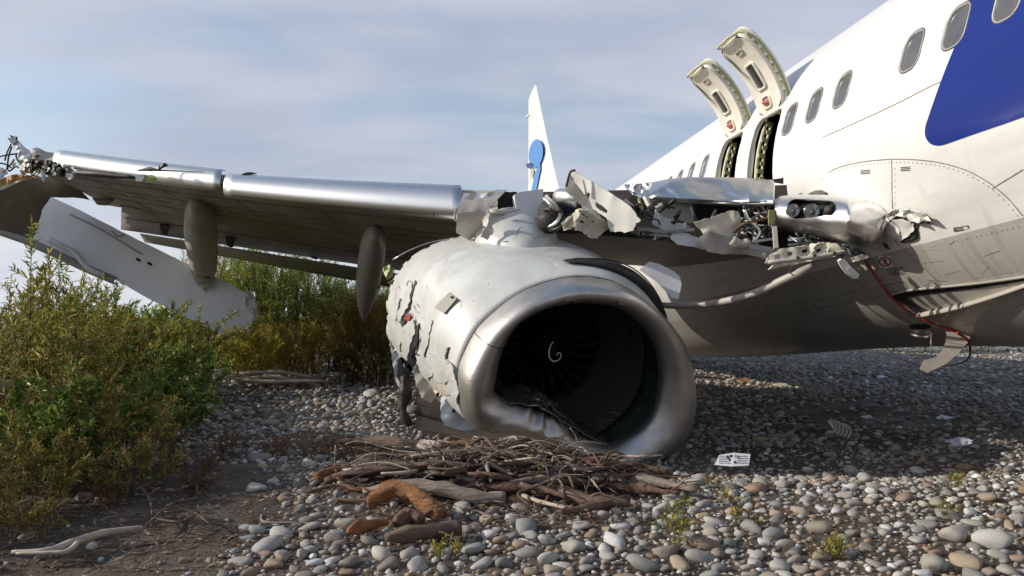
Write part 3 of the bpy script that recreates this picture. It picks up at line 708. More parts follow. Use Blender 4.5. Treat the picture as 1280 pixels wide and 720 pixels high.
# windows must stay visible through the panel: cut their outlines as holes
def blue_panel2():
    edge = [(1214, -8), (1205, 22), (1196, 52), (1184, 82), (1172, 114), (1163, 140), (1158, 155)]
    corner = [(1156.5, 163), (1157, 170), (1160, 176), (1165, 180.5), (1172, 182), (1180, 181)]
    bottom = [(1200, 174), (1230, 163.5), (1255, 155), (1280, 146), (1320, 131)]
    lo = catmull([hit(*q) for q in edge + corner + bottom], 4); poly = [(p.x, p.z) for p in lo]
    p0, p8 = poly[0], poly[10]; slope = (p0[0] - p8[0]) / (p0[1] - p8[1]); pl = poly[-1]
    up = [(p0[0] + slope * (z - p0[1]), z) for z in (1.5, 1.3, 1.1, 0.9) if z > p0[1] + .03]
    outline = up + poly + [(1.0, pl[1] - 0.03), (1.0, 0.8), (1.0, 1.5)]
    holes = []
    for k in WIN:
        h = [(wx(k) + x, ZW + z) for x, z in rrect(0.268, 0.343, 0.107)]
        if any(inpoly(a, b, outline) for a, b in h): holes.append(h)
    loops = [outline] + holes; vs = []; es = []
    for lp in loops:
        k = len(vs); vs += [Vector(p) for p in lp]; es += [(k + i, k + (i + 1) % len(lp)) for i in range(len(lp))]
    xx = 1.1
    while xx < 7:
        zz = -0.6
        while zz < 1.5:
            if inpoly(xx, zz, outline) and not any(inpoly(xx, zz, h) for h in holes): vs.append(Vector((xx, zz)))
            zz += 0.06
        xx += 0.18
    ov, oe, of, *_ = geometry.delaunay_2d_cdt(vs, es, [], 0, 1e-5)
    ff = []
    for t in of:
        cx = sum(ov[i].x for i in t) / len(t); cz = sum(ov[i].y for i in t) / len(t)
        if inpoly(cx, cz, outline) and not any(inpoly(cx, cz, h) for h in holes): ff.append(tuple(t))
    vv = []
    for q in ov:
        p = surf(q.x, q.y); vv.append(MA @ (p + snorm(p) * 0.0035))
    link_mesh('blue_panel', vv, ff, M['blue'], FUS)
blue_panel2()

# ---- seams, rivets and small placards on the skin
def seams():
    s = MB()
    for path in ([(1028, 172), (1075, 151), (1120, 130), (1163, 108)], [(1163, 108), (1220, 83), (1279, 56)],
                 [(1035, 216), (1050, 209), (1075, 203), (1100, 200), (1125, 199), (1160, 201), (1190, 207), (1215, 216), (1240, 231), (1262, 250), (1279, 270)],
                 [(1114, 200), (1115, 215), (1115, 240), (1116, 262)],
                 [(1240, 236), (1279, 212)],
                 [(855, 385), (900, 391), (960, 385), (1020, 375), (1080, 362), (1130, 352)],
                 [(900, 405), (980, 393), (1060, 378), (1120, 366)],
                 [(1100, 318), (1130, 345), (1165, 372)], [(1118, 300), (1150, 330), (1196, 372)],
                 [(1080, 378), (1120, 410), (1160, 430)], [(1205, 408), (1279, 380)], [(1150, 392), (1200, 420), (1240, 431)],
                 [(1027, 172), (1028, 225)], [(1210, 130), (1279, 110)] ):
        fus_strip(s, path, 0.007, 0.002)
    s.build('panel_seam', M['seam'], FUS, smooth_=False)
    r = MB()
    def rivets(path, step):
        pp = catmull([hit(*q) for q in path], 8); acc = 0
        for i in range(len(pp) - 1):
            L = (pp[i + 1] - pp[i]).length; acc += L
            if acc > step:
                acc = 0; p = surf(pp[i].x, pp[i].z); n_ = snorm(p); t = Vector((1, 0, 0)); b = n_.cross(t)
                c = MA @ (p + n_ * 0.0025); k = 0.006
                T = MA.to_3x3() @ t; B = MA.to_3x3() @ b
                r.add([c + T * k, c + B * k, c - T * k, c - B * k], [(0, 1, 2, 3)])
    def off(path, dx, dy): return [(a + dx, b + dy) for a, b in path]
    arc = [(1040, 218), (1055, 211), (1075, 207), (1100, 204), (1125, 203), (1160, 205), (1190, 211), (1213, 220), (1237, 234), (1258, 253), (1275, 273)]
    rivets(catmull([Vector((*p, 0)) for p in arc], 5) and [(v.x, v.y) for v in catmull([Vector((*p, 0)) for p in arc], 5)], 0.045)
    for a in ([(1095, 320), (1123, 345), (1160, 374)], [(1122, 298), (1154, 328), (1200, 370)], [(900, 401), (980, 389), (1060, 374), (1120, 362)], [(855, 380), (900, 387), (960, 381), (1020, 371)],
              [(1118, 203), (1119, 215), (1119, 240), (1119, 260)], [(1084, 377), (1124, 409), (1164, 429)], [(1150, 362), (1210, 350), (1275, 338)], [(1160, 310), (1220, 296), (1278, 282)]):
        dd = [(v.x, v.y) for v in catmull([Vector((*p, 0)) for p in a], 12)]; rivets(dd, 0.05)
    r.build('rivets', M['seam'], FUS, smooth_=False)
    sc = MB(); g = random.Random(31)
    for i in range(90):
        x = g.uniform(860, 1278); y = g.uniform(300, 425) - (x - 860) * .02; h0 = hit(x, y)
        if h0 is None: continue
        L = g.uniform(.04, .5) * g.random(); dz = g.gauss(0, .03)
        q = [Vector((h0.x + L * u, h0.y, h0.z + dz * u)) for u in (0, .5, 1)]
        fus_strip(sc, q, g.uniform(.0015, .004), .0015, 3, 0, True)
    sc.build('belly_scratches', M['seam'], FUS, False)['kind'] = 'stuff'
    # placard: red ring with grey text lines beside it
    c = hit(1107, 327); n_ = snorm(surf(c.x, c.z)); T = Vector((1, 0, 0)); B = n_.cross(T); B = B if B.z > 0 else -B
    def on(px_, py_, off_=0.004): q = hit(px_, py_); return MA @ (q + snorm(q) * off_)
    bk = MB(); bk.add([on(1098, 319), on(1114, 320), on(1117, 333), on(1100, 334)], [(0, 1, 2, 3)]); bk.build('placard', M['whitemark'], FUS, False)
    rg = MB(); ring = [(1107 + 8 * math.cos(a), 326.5 + 6.3 * math.sin(a)) for a in np.linspace(0, 2 * math.pi, 21)[:-1]]; rin = [(1107 + 6.2 * math.cos(a), 326.5 + 4.7 * math.sin(a)) for a in np.linspace(0, 2 * math.pi, 21)[:-1]]
    rg.loft([[on(*q, .006) for q in ring], [on(*q, .006) for q in rin]]); rg.add([on(1102, 322, .007), on(1103.4, 321, .007), on(1112, 331, .007), on(1110.6, 332, .007)], [(0, 1, 2, 3)])
    rg.build('no_step_sign', M['red'], FUS, False)
    fig = MB(); fig.add([on(1105.5, 323, .0065), on(1108, 323, .0065), on(1109, 329, .0065), on(1106, 330, .0065)], [(0, 1, 2, 3)]); fig.build('sign_figure', M['ink'], FUS, False)
    tx = MB()
    for j in range(4):
        y0 = 336 + j * 2.6; x = 1108 + j * 1.6
        while x < 1127 + j * 1.5:
            w = random.uniform(1.5, 4); tx.add([on(x, y0 - (x - 1108) * .12, .004), on(x + w, y0 - (x + w - 1108) * .12, .004), on(x + w, y0 + 1.0 - (x + w - 1108) * .12, .004), on(x, y0 + 1.0 - (x - 1108) * .12, .004)], [(0, 1, 2, 3)]); x += w + 0.8
    for (ax, ay) in ((1076, 213), (1126, 209), (1192, 284)):
        for j in range(3):
            tx.add([on(ax, ay + j * 2, .004), on(ax + 12, ay - 1 + j * 2, .004), on(ax + 12, ay + j * 2 - .1, .004), on(ax, ay + 0.9 + j * 2, .004)], [(0, 1, 2, 3)])
    tx.build('placard_text', M['ink'], FUS, False)
    fr = MB(); q = [(1193, 285), (1211, 281), (1211.5, 285.5), (1193.5, 289.5)]
    fr.loft([[on(*p, .005) for p in q], [on(p[0] + (1202 - p[0]) * .12, p[1] + (285.2 - p[1]) * .25, .005) for p in q]]); fr.build('placard_border', M['ink'], FUS, False)
seams()

# ---- air inlet of the belly fairing: recess shade as near-black strips on the skin, pale lip
def belly():
    def on(px_, py_, off_=0.0): q = hit(px_, py_); return MA @ (q + snorm(q) * off_)
    up = [(1113, 368), (1135, 362), (1170, 358), (1210, 354), (1250, 349), (1290, 343)]; lo = [(1150, 392), (1160, 390), (1185, 385), (1215, 377), (1250, 366), (1290, 352)]
    rec = MB(); rec.loft([[on(*q, 0.006) for q in up], [on(a[0], a[1] + 4, 0.004) for a in up]], closed=False)
    n = len(up); A_ = [on(*q, 0.012) for q in up]; B_ = [on((a[0] * .25 + b[0] * .75), (a[1] * .25 + b[1] * .75), 0.005) for a, b in zip(up, lo)]
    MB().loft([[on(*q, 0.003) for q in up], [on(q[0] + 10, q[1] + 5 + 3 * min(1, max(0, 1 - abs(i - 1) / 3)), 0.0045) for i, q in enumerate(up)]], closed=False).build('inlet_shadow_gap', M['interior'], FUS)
    v = [on(1108, 368, .005), on(1124, 366, .005), on(1160, 388, .005), on(1150, 392, .005)]
    MB().add(v, [(0, 1, 2, 3)]).build('inlet_throat', M['dark'], FUS, False)
    lip = MB(); lip.tube([on(a, b, 0.02) for a, b in lo], [0.035, 0.035, 0.032, 0.03, 0.028, 0.026], 10, 4, flat=0.6); lip.build('inlet_lip', M['fairing'], FUS)
    ov = MB(); ov.tube([on(a, b, 0.015) for a, b in up], 0.012, 8, 4); ov.build('inlet_upper_edge', M['grey'], FUS)
    # drain hole
    ring = [(1150 + 14 * math.cos(a), 408 + 3.5 * math.sin(a)) for a in np.linspace(0, 2 * math.pi, 17)[:-1]]
    MB().add([on(*q, .004) for q in ring], [tuple(range(16))]).build('drain_hole', M['interior'], FUS, False)
    MB().tube([on(1140, 416, .02), on(1158, 418, .03), on(1167, 416, .02)], 0.012, 6, 4).build('drain_rim', M['fairing'], FUS)
    # hanging torn flap under the belly
    yb = depth_of(1190, 420, 6.2)
    pos = lambda px_, py_: P(px_, py_, yb - 0.10 - 0.012 * (py_ - 400) + 0.25 * ((py_ - 430) / 40) ** 2 * 0.6)
    cdt_panel('hanging_flap', [(1178, 401), (1213, 400), (1216, 415), (1210, 428), (1198, 443), (1180, 457), (1160, 466), (1150, 462), (1154, 451), (1170, 447), (1180, 434), (1184, 418)], pos, M['fairing'], JET, 4, 0.5, 6, solid=0.014)
    MB().tube([on(1165, 410, .02), P(1164, 432, yb - .1), P(1166, 448, yb - .1)], 0.007, 6, 4).build('hanging_wire', M['silver'], JET)
belly()

# ---- tail fin
def fin():
    def w(x, y, z): return MA @ Vector((x, y, z))
    pts = [(37.2, 10.15, 2.6, 0.06), (34.1, 6.9, 5.8, 0.12), (31.1, 4.0, 9.0, 0.17), (28.9, 1.55, 11.2, 0.20)]
    rings = []
    for x, z, c, t in pts:
        ring = []
        prof = [(0, 0), (0.04, .55), (0.15, .9), (0.35, 1), (0.6, .8), (0.85, .35), (1, 0.02)]
        for f_, h in prof: ring.append(w(x + f_ * c, t * h, z))
        for f_, h in reversed(prof[1:-1]): ring.append(w(x + f_ * c, -t * h, z))
        rings.append(ring)
    mb = MB().loft(rings, cap0=True, cap1=True); fo = mb.build('tail_fin', M['white'], JET)
    try: fo.data.set_sharp_from_angle(angle=R(50))
    except Exception: pass
    def side(px_, py_, off_=0.0):       # on the outboard face of the fin
        o = MAI @ Vector((0, 0, H)); d = MAI.to_3x3() @ (P(px_, py_, 1) - Vector((0, 0, H))); t = ((0.21 + off_) - o.y) / d.y; return MA @ (o + d * t)
    ring = [(669.8 + 8.8 * math.cos(a) - 1.5 * math.sin(a), 192 + 18 * math.sin(a)) for a in np.linspace(0, 2 * math.pi, 25)[:-1]]
    MB().add([side(*q) for q in ring], [tuple(range(24))]).build('tail_emblem', M['lightblue'], fo, False)
    MB().add([side(*q) for q in ((657, 205), (664, 203), (668, 206), (664, 211), (659, 210))], [(0, 1, 2, 3, 4)]).build('rudder_emblem', M['blue'], fo, False)
    MB().add([side(*q) for q in ((675, 203), (675.5, 212), (670, 238), (664, 238), (668, 218))], [(0, 1, 2, 3, 4)]).build('tail_stripe', M['lightblue'], fo, False)
    MB().add([side(*q, 0.01) for q in ((663, 213), (666, 210), (667, 216), (665, 224), (663, 222))], [(0, 1, 2, 3, 4)]).build('tail_mark', M['fairing'], fo, False)
    MB().tube([w(39.0, 0, 9.2), w(40.0, 0.05, 9.35)], 0.07, 8, 1).build('fin_tip_horn', M['white'], fo)
    # tailplane on the far side and near side
    for sgn in (1, -1):
        rr = []
        for yy, x0, c, t, zz in ((0.6, 34.5, 4.0, 0.18, 1.6), (6.5, 38.2, 1.8, 0.08, 2.2)):
            rr.append([w(x0 + f_ * c, sgn * yy, zz + t * h) for f_, h in ((0, 0), (.1, .7), (.35, 1), (.8, .4), (1, 0), (.8, -.3), (.35, -.8), (.1, -.6))])
        MB().loft(rr, cap0=True, cap1=True).build('tailplane', M['white'], JET)
fin()

# ------------------------------------------------------------------ WING
def le(t):
    return Vector((-1.055 * t, 8.6 + 0.396 * t, H + 1.08 + 0.135 * t + 0.005 * t * t))
AFT = Vector((-0.1208, 1.0, 0))
def chord(t): return 6.05 - 0.30 * t
def boxfrac(t): return 0.74
def wpt(t, f_, h): p = le(t) + AFT * (f_ * chord(t)); p.z += h - 0.19 * (f_ / .74) ** 2 * (1 if t > 0 else max(0.0, 1 + t / 2)); return p
def thick(t): return 0.30 + 0.035 * max(0, 3.4 - t) + (0.06 * max(0, -t))
PROF = [(0.0, .35), (0.012, .62), (0.04, .82), (0.10, 1.0), (0.22, 1.08), (0.42, 1.0), (0.60, .82), (0.74, .60), (0.74, .10), (0.60, .04), (0.42, 0.0), (0.22, -.02), (0.10, 0.0), (0.04, .06), (0.012, .18)]
def build_wing():
    rings = []
    for t in np.linspace(0.05, 6.85, 26):
        rings.append([wpt(t, f_, h * thick(t) + (0.02 * noise.noise(Vector((t * 3, f_ * 9, 0))) if t > 6.3 else 0)) for f_, h in PROF])
    w = MB().loft(rings, cap0=True, cap1=True).build('wing', M['wingpaint'], JET)
    rings = []
    for t in np.linspace(-3.05, 0.05, 12):
        pr = [(max(f_, 0.13), h) for f_, h in PROF]
        rings.append([wpt(t, f_, h * thick(t) * 0.9) for f_, h in PROF if f_ > 0.05])
    sm = MB()
    for f0 in (.13, .30, .50, .66): sm.tube([wpt(t, f0, -0.022 * thick(t) if f0 < .4 else 0.0) + Vector((0, 0, -.004)) for t in np.linspace(.3, 6.3, 14)], .0035, 4, 2)
    for t in (1.1, 2.3, 3.55, 4.7, 5.8): sm.tube([wpt(t, f0, -.02 * thick(t) + .02 * thick(t) * (f0 - .13) / .5) + Vector((0, 0, -.004)) for f0 in (.13, .25, .4, .55, .7)], .003, 4, 2)
    o_ = sm.build('skin_joint', M['dark'], w); o_['kind'] = 'stuff'
    for j, t in enumerate(np.linspace(.9, 6.0, 13)):
        c = wpt(t, .40, 0) + Vector((0, 0, -.006)); u = (le(t + .1) - le(t)).normalized(); ring = [c + u * .16 * math.cos(a) + AFT * .09 * math.sin(a) for a in np.linspace(0, 2 * math.pi, 17)[:-1]]
        MB().tube(ring + ring[:1], .005, 4, 1).build('access_cover', M['flapgrey'], w)
    i_ = MB().loft(rings, cap0=True, cap1=True).build('inboard_wing', M['wingpaint'], JET)
    sp = MB()
    fr = [[wpt(t, 0.095, -0.02) for t in np.linspace(-3.0, -0.15, 12)], [wpt(t, 0.085, thick(t) * 0.93) for t in np.linspace(-3.0, -0.15, 12)]]
    sp.loft(fr, closed=False).build('front_spar', M['dark'], i_, solid=0.02)
    for o in (w, i_):
        try: o.data.set_sharp_from_angle(angle=R(45))
        except Exception: pass
    return w, i_
WING, INWING = build_wing()

def slat(t0, t1, drop, fwd, ch, name, bend=0.0, n=26, dent=0.0, seed=0):
    outer = []; mbs = MB(); rings = []
    for i in range(n + 1):
        t = t0 + (t1 - t0) * i / n; c = ch; base_ = le(t); th = thick(t)
        prof = [(0.42, 0.92), (0.28, 0.90), (0.15, 0.80), (0.07, 0.66), (0.02, 0.48), (0.0, 0.30), (0.015, 0.12), (0.06, 0.02), (0.12, 0.0)]
        ring = []
        for j, (f_, h) in enumerate(prof):
            p = base_ + AFT * (f_ * c * 1.0 - fwd); p.z += h * (th * 1.15) - drop * (1 - f_)
            if dent:
                p.z += dent * (noise.noise(Vector((t * 4, j * 0.5, seed)))); p.y -= dent * 1.2 * abs(noise.noise(Vector((t * 5.5, j * 0.4, seed + 3))))
            ring.append(p)
        rings.append(ring)
    mbs.loft(rings, closed=False)
    return mbs.build(name, M['silver'], WING, solid=0.012)
slat(0.55, 3.52, 0.075, 0.16, 0.95, 'slat')
slat(3.60, 6.25, 0.0, 0.05, 0.80, 'slat', dent=0.0, n=24)
# dented skin lying over the outer slat
def outer_dent():
    pos = plane_y(10.72, -0.0048, 0.0, 130, 215, 0.05, 0.11, 3)
    cdt_panel('crumpled_slat_skin', [(76, 204), (110, 204), (150, 207), (172, 210), (186, 214), (180, 221), (168, 220), (140, 216), (100, 213), (78, 214)], pos, M['silver'], WING, 4, .6, 4, solid=.006)
    d = MB()
    d.tube([P(92, 216, 10.6), P(115, 217, 10.5), P(140, 219, 10.4), P(168, 222, 10.3)], [0.03, 0.045, 0.04, 0.02], 6, 3, wob=.6); d.build('torn_edge', M['dark'], WING)
    e = MB(); e.tube([P(172, 213, 10.3), P(188, 211.5, 10.25), P(200, 213, 10.2), P(225, 214, 10.2), P(255, 215, 10.1)], [0.012, 0.03, 0.012, 0.008, 0.003], 6, 3); e.tube([P(199, 214, 10.1), P(199.5, 206, 10.1)], [0.02, 0.004], 5, 2)
    e.tube([P(200, 211, 10.1), P(206, 206, 10.1), P(210, 208, 10.1)], [0.012, 0.03, 0.004], 5, 3); e.build('bent_strip', M['dark'], WING)
    cdt_panel('torn_bracket', [(169, 220), (180, 218), (193, 220), (197, 226), (186, 228), (172, 227)], plane_y(10.1, crumple=.05, cs=.2), M['green'], WING, 2, .7, 3, solid=.01)
    cdt_panel('torn_bracket', [(169, 219), (178, 218), (181, 222), (176, 227), (170, 226)], plane_y(10.05, crumple=.03, cs=.2), M['whitemark'], WING, 2, .5, 3, solid=.01)
    e = MB(); e.tube([P(297, 228, 9.95), P(305, 220, 9.98), P(312, 217, 10.0), P(321, 217, 10.0)], [0.03, 0.035, 0.02, 0.005], 6, 3, flat=.6); e.build('slat_end_gap', M['dark'], WING)
outer_dent()
# slat end rib where the slat stops near the engine
MB().tube([P(569, 276, 8.55), P(569, 266, 8.62), P(573, 256, 8.75), P(580, 247, 8.95), P(588, 241, 9.1)], 0.018, 6, 4, flat=.5).build('slat_end_rib', M['fairing'], WING)
MB().tube([P(541, 264, 8.4), P(542.5, 270, 8.42)], [0.004, 0.009], 5, 2).build('slat_nick', M['black'], WING)

def flaps():
    # traced at real depth: the panel edges converge along the wing
    def strip(name, a0, a1, b0, b1, Ya, Yb, mat_, th, n=14, kink=None):
        """a0,a1: upper edge outboard/inboard (px,py); b0,b1: lower edge; Ya: depth outboard (up,low), Yb inboard."""
        up = []; lo = []
        for i in range(n + 1):
            u = i / n
            up.append(P(a0[0] + (a1[0] - a0[0]) * u, a0[1] + (a1[1] - a0[1]) * u, Ya[0] + (Yb[0] - Ya[0]) * u))
            lo.append(P(b0[0] + (b1[0] - b0[0]) * u, b0[1] + (b1[1] - b0[1]) * u, Ya[1] + (Yb[1] - Ya[1]) * u))
        rings = []
        for p, q in zip(up, lo):
            d = q - p; nrm = Vector((0, d.z, -d.y)).normalized(); nrm = nrm if nrm.z > 0 else -nrm
            rings.append([p, p + d * .3 - nrm * th * .1, p + d * .7, q, q + nrm * th * .08, p + d * .6 + nrm * th * .7, p + d * .25 + nrm * th, p + nrm * th * .6])
        return MB().loft(rings, cap0=True, cap1=True).build(name, mat_, WING)
    strip('flap', (152, 258), (525, 306), (151, 287), (525, 342), (14.05, 14.75), (13.2, 14.2), M['flapgrey'], 0.16)
    strip('aft_flap', (175, 292.5), (525, 347), (181, 303), (525, 366), (14.6, 15.2), (13.9, 14.8), M['flapgrey'], 0.02)
    s = MB(); s.tube([P(152, 272, 14.35), P(230, 283, 14.2), P(450, 316, 13.7), (P(525, 327, 13.5))], 0.008, 4, 1); s.build('flap_seam', M['dark'], WING)
    s = MB(); s.tube([P(151, 256, 13.9), P(300, 275, 13.5), P(455, 297, 13.1), P(525, 307, 13.0)], 0.03, 6, 2); s.build('trailing_edge_gap', M['dark'], WING)
    for (x, y) in ((206, 286), (288, 301), (394, 316)):
        b = MB(); b.bar(P(x - 3, y - 5, 14.25), P(x - 1, y + 6, 14.4), 0.09, 0.05); b.bar(P(x + 3, y - 5, 14.25), P(x + 1, y + 7, 14.4), 0.07, 0.05); b.bar(P(x - 5, y - 3, 14.2), P(x + 6, y - 2, 14.2), 0.06, 0.05); b.build('flap_hinge', M['dark'], WING, False)
    # wing skin between the trailing edge and the slab at the left: small round cap
    MB().tube([P(129, 249, 13.3), P(129, 256, 13.3)], [0.17, 0.10], 12, 2).build('hinge_cap', M['flapgrey'], WING)
    def canoe(pts, rad, n=16):
        mb = MB(); pp = catmull(pts, 5); L = len(pp); rings = []
        rr = [rad[min(int(i / (L - 1) * (len(rad) - 1)), len(rad) - 2)] * (1 - (i / (L - 1) * (len(rad) - 1)) % 1) + rad[min(int(i / (L - 1) * (len(rad) - 1)) + 1, len(rad) - 1)] * ((i / (L - 1) * (len(rad) - 1)) % 1) for i in range(L)]
        rr[-1] = rad[-1]
        for i, p in enumerate(pp):
            t = (pp[min(i + 1, L - 1)] - pp[max(i - 1, 0)]).normalized(); x = t.cross(Vector((0, 0, 1))).normalized(); z = x.cross(t)
            rings.append([p + x * rr[i] * (abs(math.cos(a)) ** .8 * (1 if math.cos(a) > 0 else -1)) + z * rr[i] * 1.5 * math.sin(a) for a in np.linspace(0, 2 * math.pi, n + 1)[:-1]])
        return mb.loft(rings, cap0=True, cap1=True)
    c1 = canoe([P(243, 253, 11.3), P(249, 272, 12.0), P(252, 300, 12.9), P(254, 325, 13.6), P(256, 345, 14.0)], [0.05, 0.20, 0.262, 0.255, 0.235, 0.165]).build('flap_track_fairing', M['fairing'], WING)
    cdt_panel('torn_fairing_tip', [(240, 343), (250, 347), (269, 347), (266, 354), (262, 359), (258, 366), (253, 360), (247, 356)], plane_y(13.75, 0, 0, 255, 350, .12, .15, 2), M['fairing'], c1, 3, .8, 4, solid=.03)
    MB().tube([P(240, 338, 13.5), P(247, 344, 13.4), P(262, 347, 13.5)], 0.02, 6, 3).build('fairing_crack', M['black'], c1)
    c2 = canoe([P(469, 290, 10.6), P(467, 305, 11.3), P(464, 325, 12.0), P(460, 350, 12.7), P(456, 378, 13.2), P(454, 402, 13.4)], [0.05, 0.17, 0.20, 0.20, 0.19, 0.12, 0.015]).build('flap_track_fairing', M['fairing'], WING)
    MB().tube([P(467, 343, 12.3), P(470, 357, 12.5), P(474, 358, 12.5)], [0.015, 0.05, 0.03], 7, 2).build('fairing_bracket', M['dark'], c2)
flaps()

def wing_break_left():
    rs = random.Random(3)
    cdt_panel('bent_wing_skin', [(-80, 250), (-30, 240), (0, 233), (20, 227), (50, 221), (84, 219), (112, 250), (96, 247), (63, 246), (52, 262), (46, 284), (40, 299), (10, 289), (-30, 280), (-80, 270)], lambda x, y: P(x, y, 11.0 + .012 * (x + 80) + .006 * max(0, y - 222) + .06 * noise.noise(Vector((x * .05, y * .06, 2)))), M['wingdark'], WING, 6, .5, 8, solid=.03)
    pp = lambda y, c=.1, s=.15, sd=0: plane_y(y, crumple=c, cs=s, seed=sd)
    cdt_panel('bent_spar', [(12, 175), (17, 171), (24, 177), (32, 185), (40, 194), (37, 203), (30, 206), (25, 199), (21, 187), (16, 180)], pp(11.2, .1, .2, 1), M['slabgrey'], WING, 3, .7, 3, solid=.04)
    cdt_panel('torn_skin', [(38, 187), (47, 184.5), (56, 189), (64, 199), (56, 201), (44, 203), (38, 196)], pp(11.35, .06, .1, 2), M['slabgrey'], WING, 4, .5, 4, solid=.02)
    cdt_panel('torn_skin', [(24, 200), (33, 198), (40, 202), (35, 210), (31, 219), (26, 217), (25, 208)], pp(11.1, .1, .2, 3), M['cream'], WING, 3, .8, 3, solid=.02)
    cdt_panel('scorched_skin', [(-12, 226), (2, 224), (18, 218), (34, 219), (50, 220), (34, 224), (20, 227), (4, 234), (-12, 240)], pp(11.0, .08, .15, 4), M['rust'], WING, 3, .8, 4, solid=.02)
    cdt_panel('torn_skin', [(-12, 236), (4, 233), (20, 226.5), (40, 222.5), (28, 226), (8, 235), (-12, 243)], pp(10.95, .03, .15, 4), M['cream'], WING, 3, .5, 4, solid=.02)
    cdt_panel('torn_skin', [(82, 217), (92, 217), (92, 223), (86, 224.5), (83, 221)], pp(10.6, .06, .2, 5), M['whitemark'], WING, 2, .6, 3, solid=.015)
    cdt_panel('torn_skin', [(51, 215), (56, 216), (58, 222), (54, 228), (52, 224)], pp(10.8, .06, .2, 6), M['slabgrey'], WING, 2, .6, 3, solid=.015)
    cdt_panel('torn_skin', [(67, 203), (76, 204), (80, 210), (76, 214), (69, 208)], pp(10.9, .1, .2, 7), M['silver'], WING, 2, .8, 3, solid=.015)
    cdt_panel('torn_skin', [(-10, 208), (4, 210), (10, 217), (0, 223), (-10, 225)], pp(11.6, .1, .1, 8), M['slabgrey'], WING, 3, .8, 3, solid=.02)
    for (x, y, Y, r_, s) in ((47, 205, 11.1, 8, 11), (60, 207, 11.0, 8, 12), (70, 212, 10.9, 8, 13), (40, 212, 11.2, 7, 14), (56, 214, 11.0, 8, 15), (78, 216, 10.8, 6, 16), (32, 212, 11.4, 7, 17), (66, 203, 11.1, 6, 18), (18, 173, 11.3, 4, 19), (46, 197, 11.3, 5, 20)):
        poly = [(x + r_ * (0.6 + 0.5 * rs.random()) * math.cos(a), y + r_ * (0.5 + 0.5 * rs.random()) * math.sin(a)) for a in np.linspace(0, 6.28, 10)[:-1]]
        cdt_panel('mangled_rib', poly, pp(Y, .35, .25, s), M['dark'], WING, 2, 1.2, 2.5, solid=.02)
    for i in range(16):
        x = rs.uniform(10, 74); y = rs.uniform(200, 219); r_ = rs.uniform(1.5, 3.5)
        poly = [(x + r_ * (0.5 + 0.8 * rs.random()) * math.cos(a), y + r_ * (0.5 + 0.8 * rs.random()) * math.sin(a)) for a in np.linspace(0, 6.28, 7)[:-1]]
        cdt_panel('metal_shred', poly, pp(10.75 + rs.uniform(-.1, .2), .2, .4, i), rs.choice([M['cream'], M['slabgrey'], M['silver'], M['rust'], M['fairing']]), WING, 1.5, .6, 2, solid=.012)
    w = MB()
    for pts in ([(14, 180), (9, 190), (6, 201)], [(15, 183), (11, 195), (9, 210)], [(-6, 197), (8, 194), (22, 192)], [(-4, 203), (6, 205), (12, 207)], [(9, 210), (12, 214), (20, 208), (26, 212)], [(10, 173), (16, 175), (13, 169)], [(4, 215), (14, 205), (18, 199)], [(26, 190), (20, 195), (30, 215)]):
        w.tube([P(x, y, 11.2) for x, y in pts], 0.012, 5, 4)
    w.build('loose_wires', M['dark'], WING)
wing_break_left()

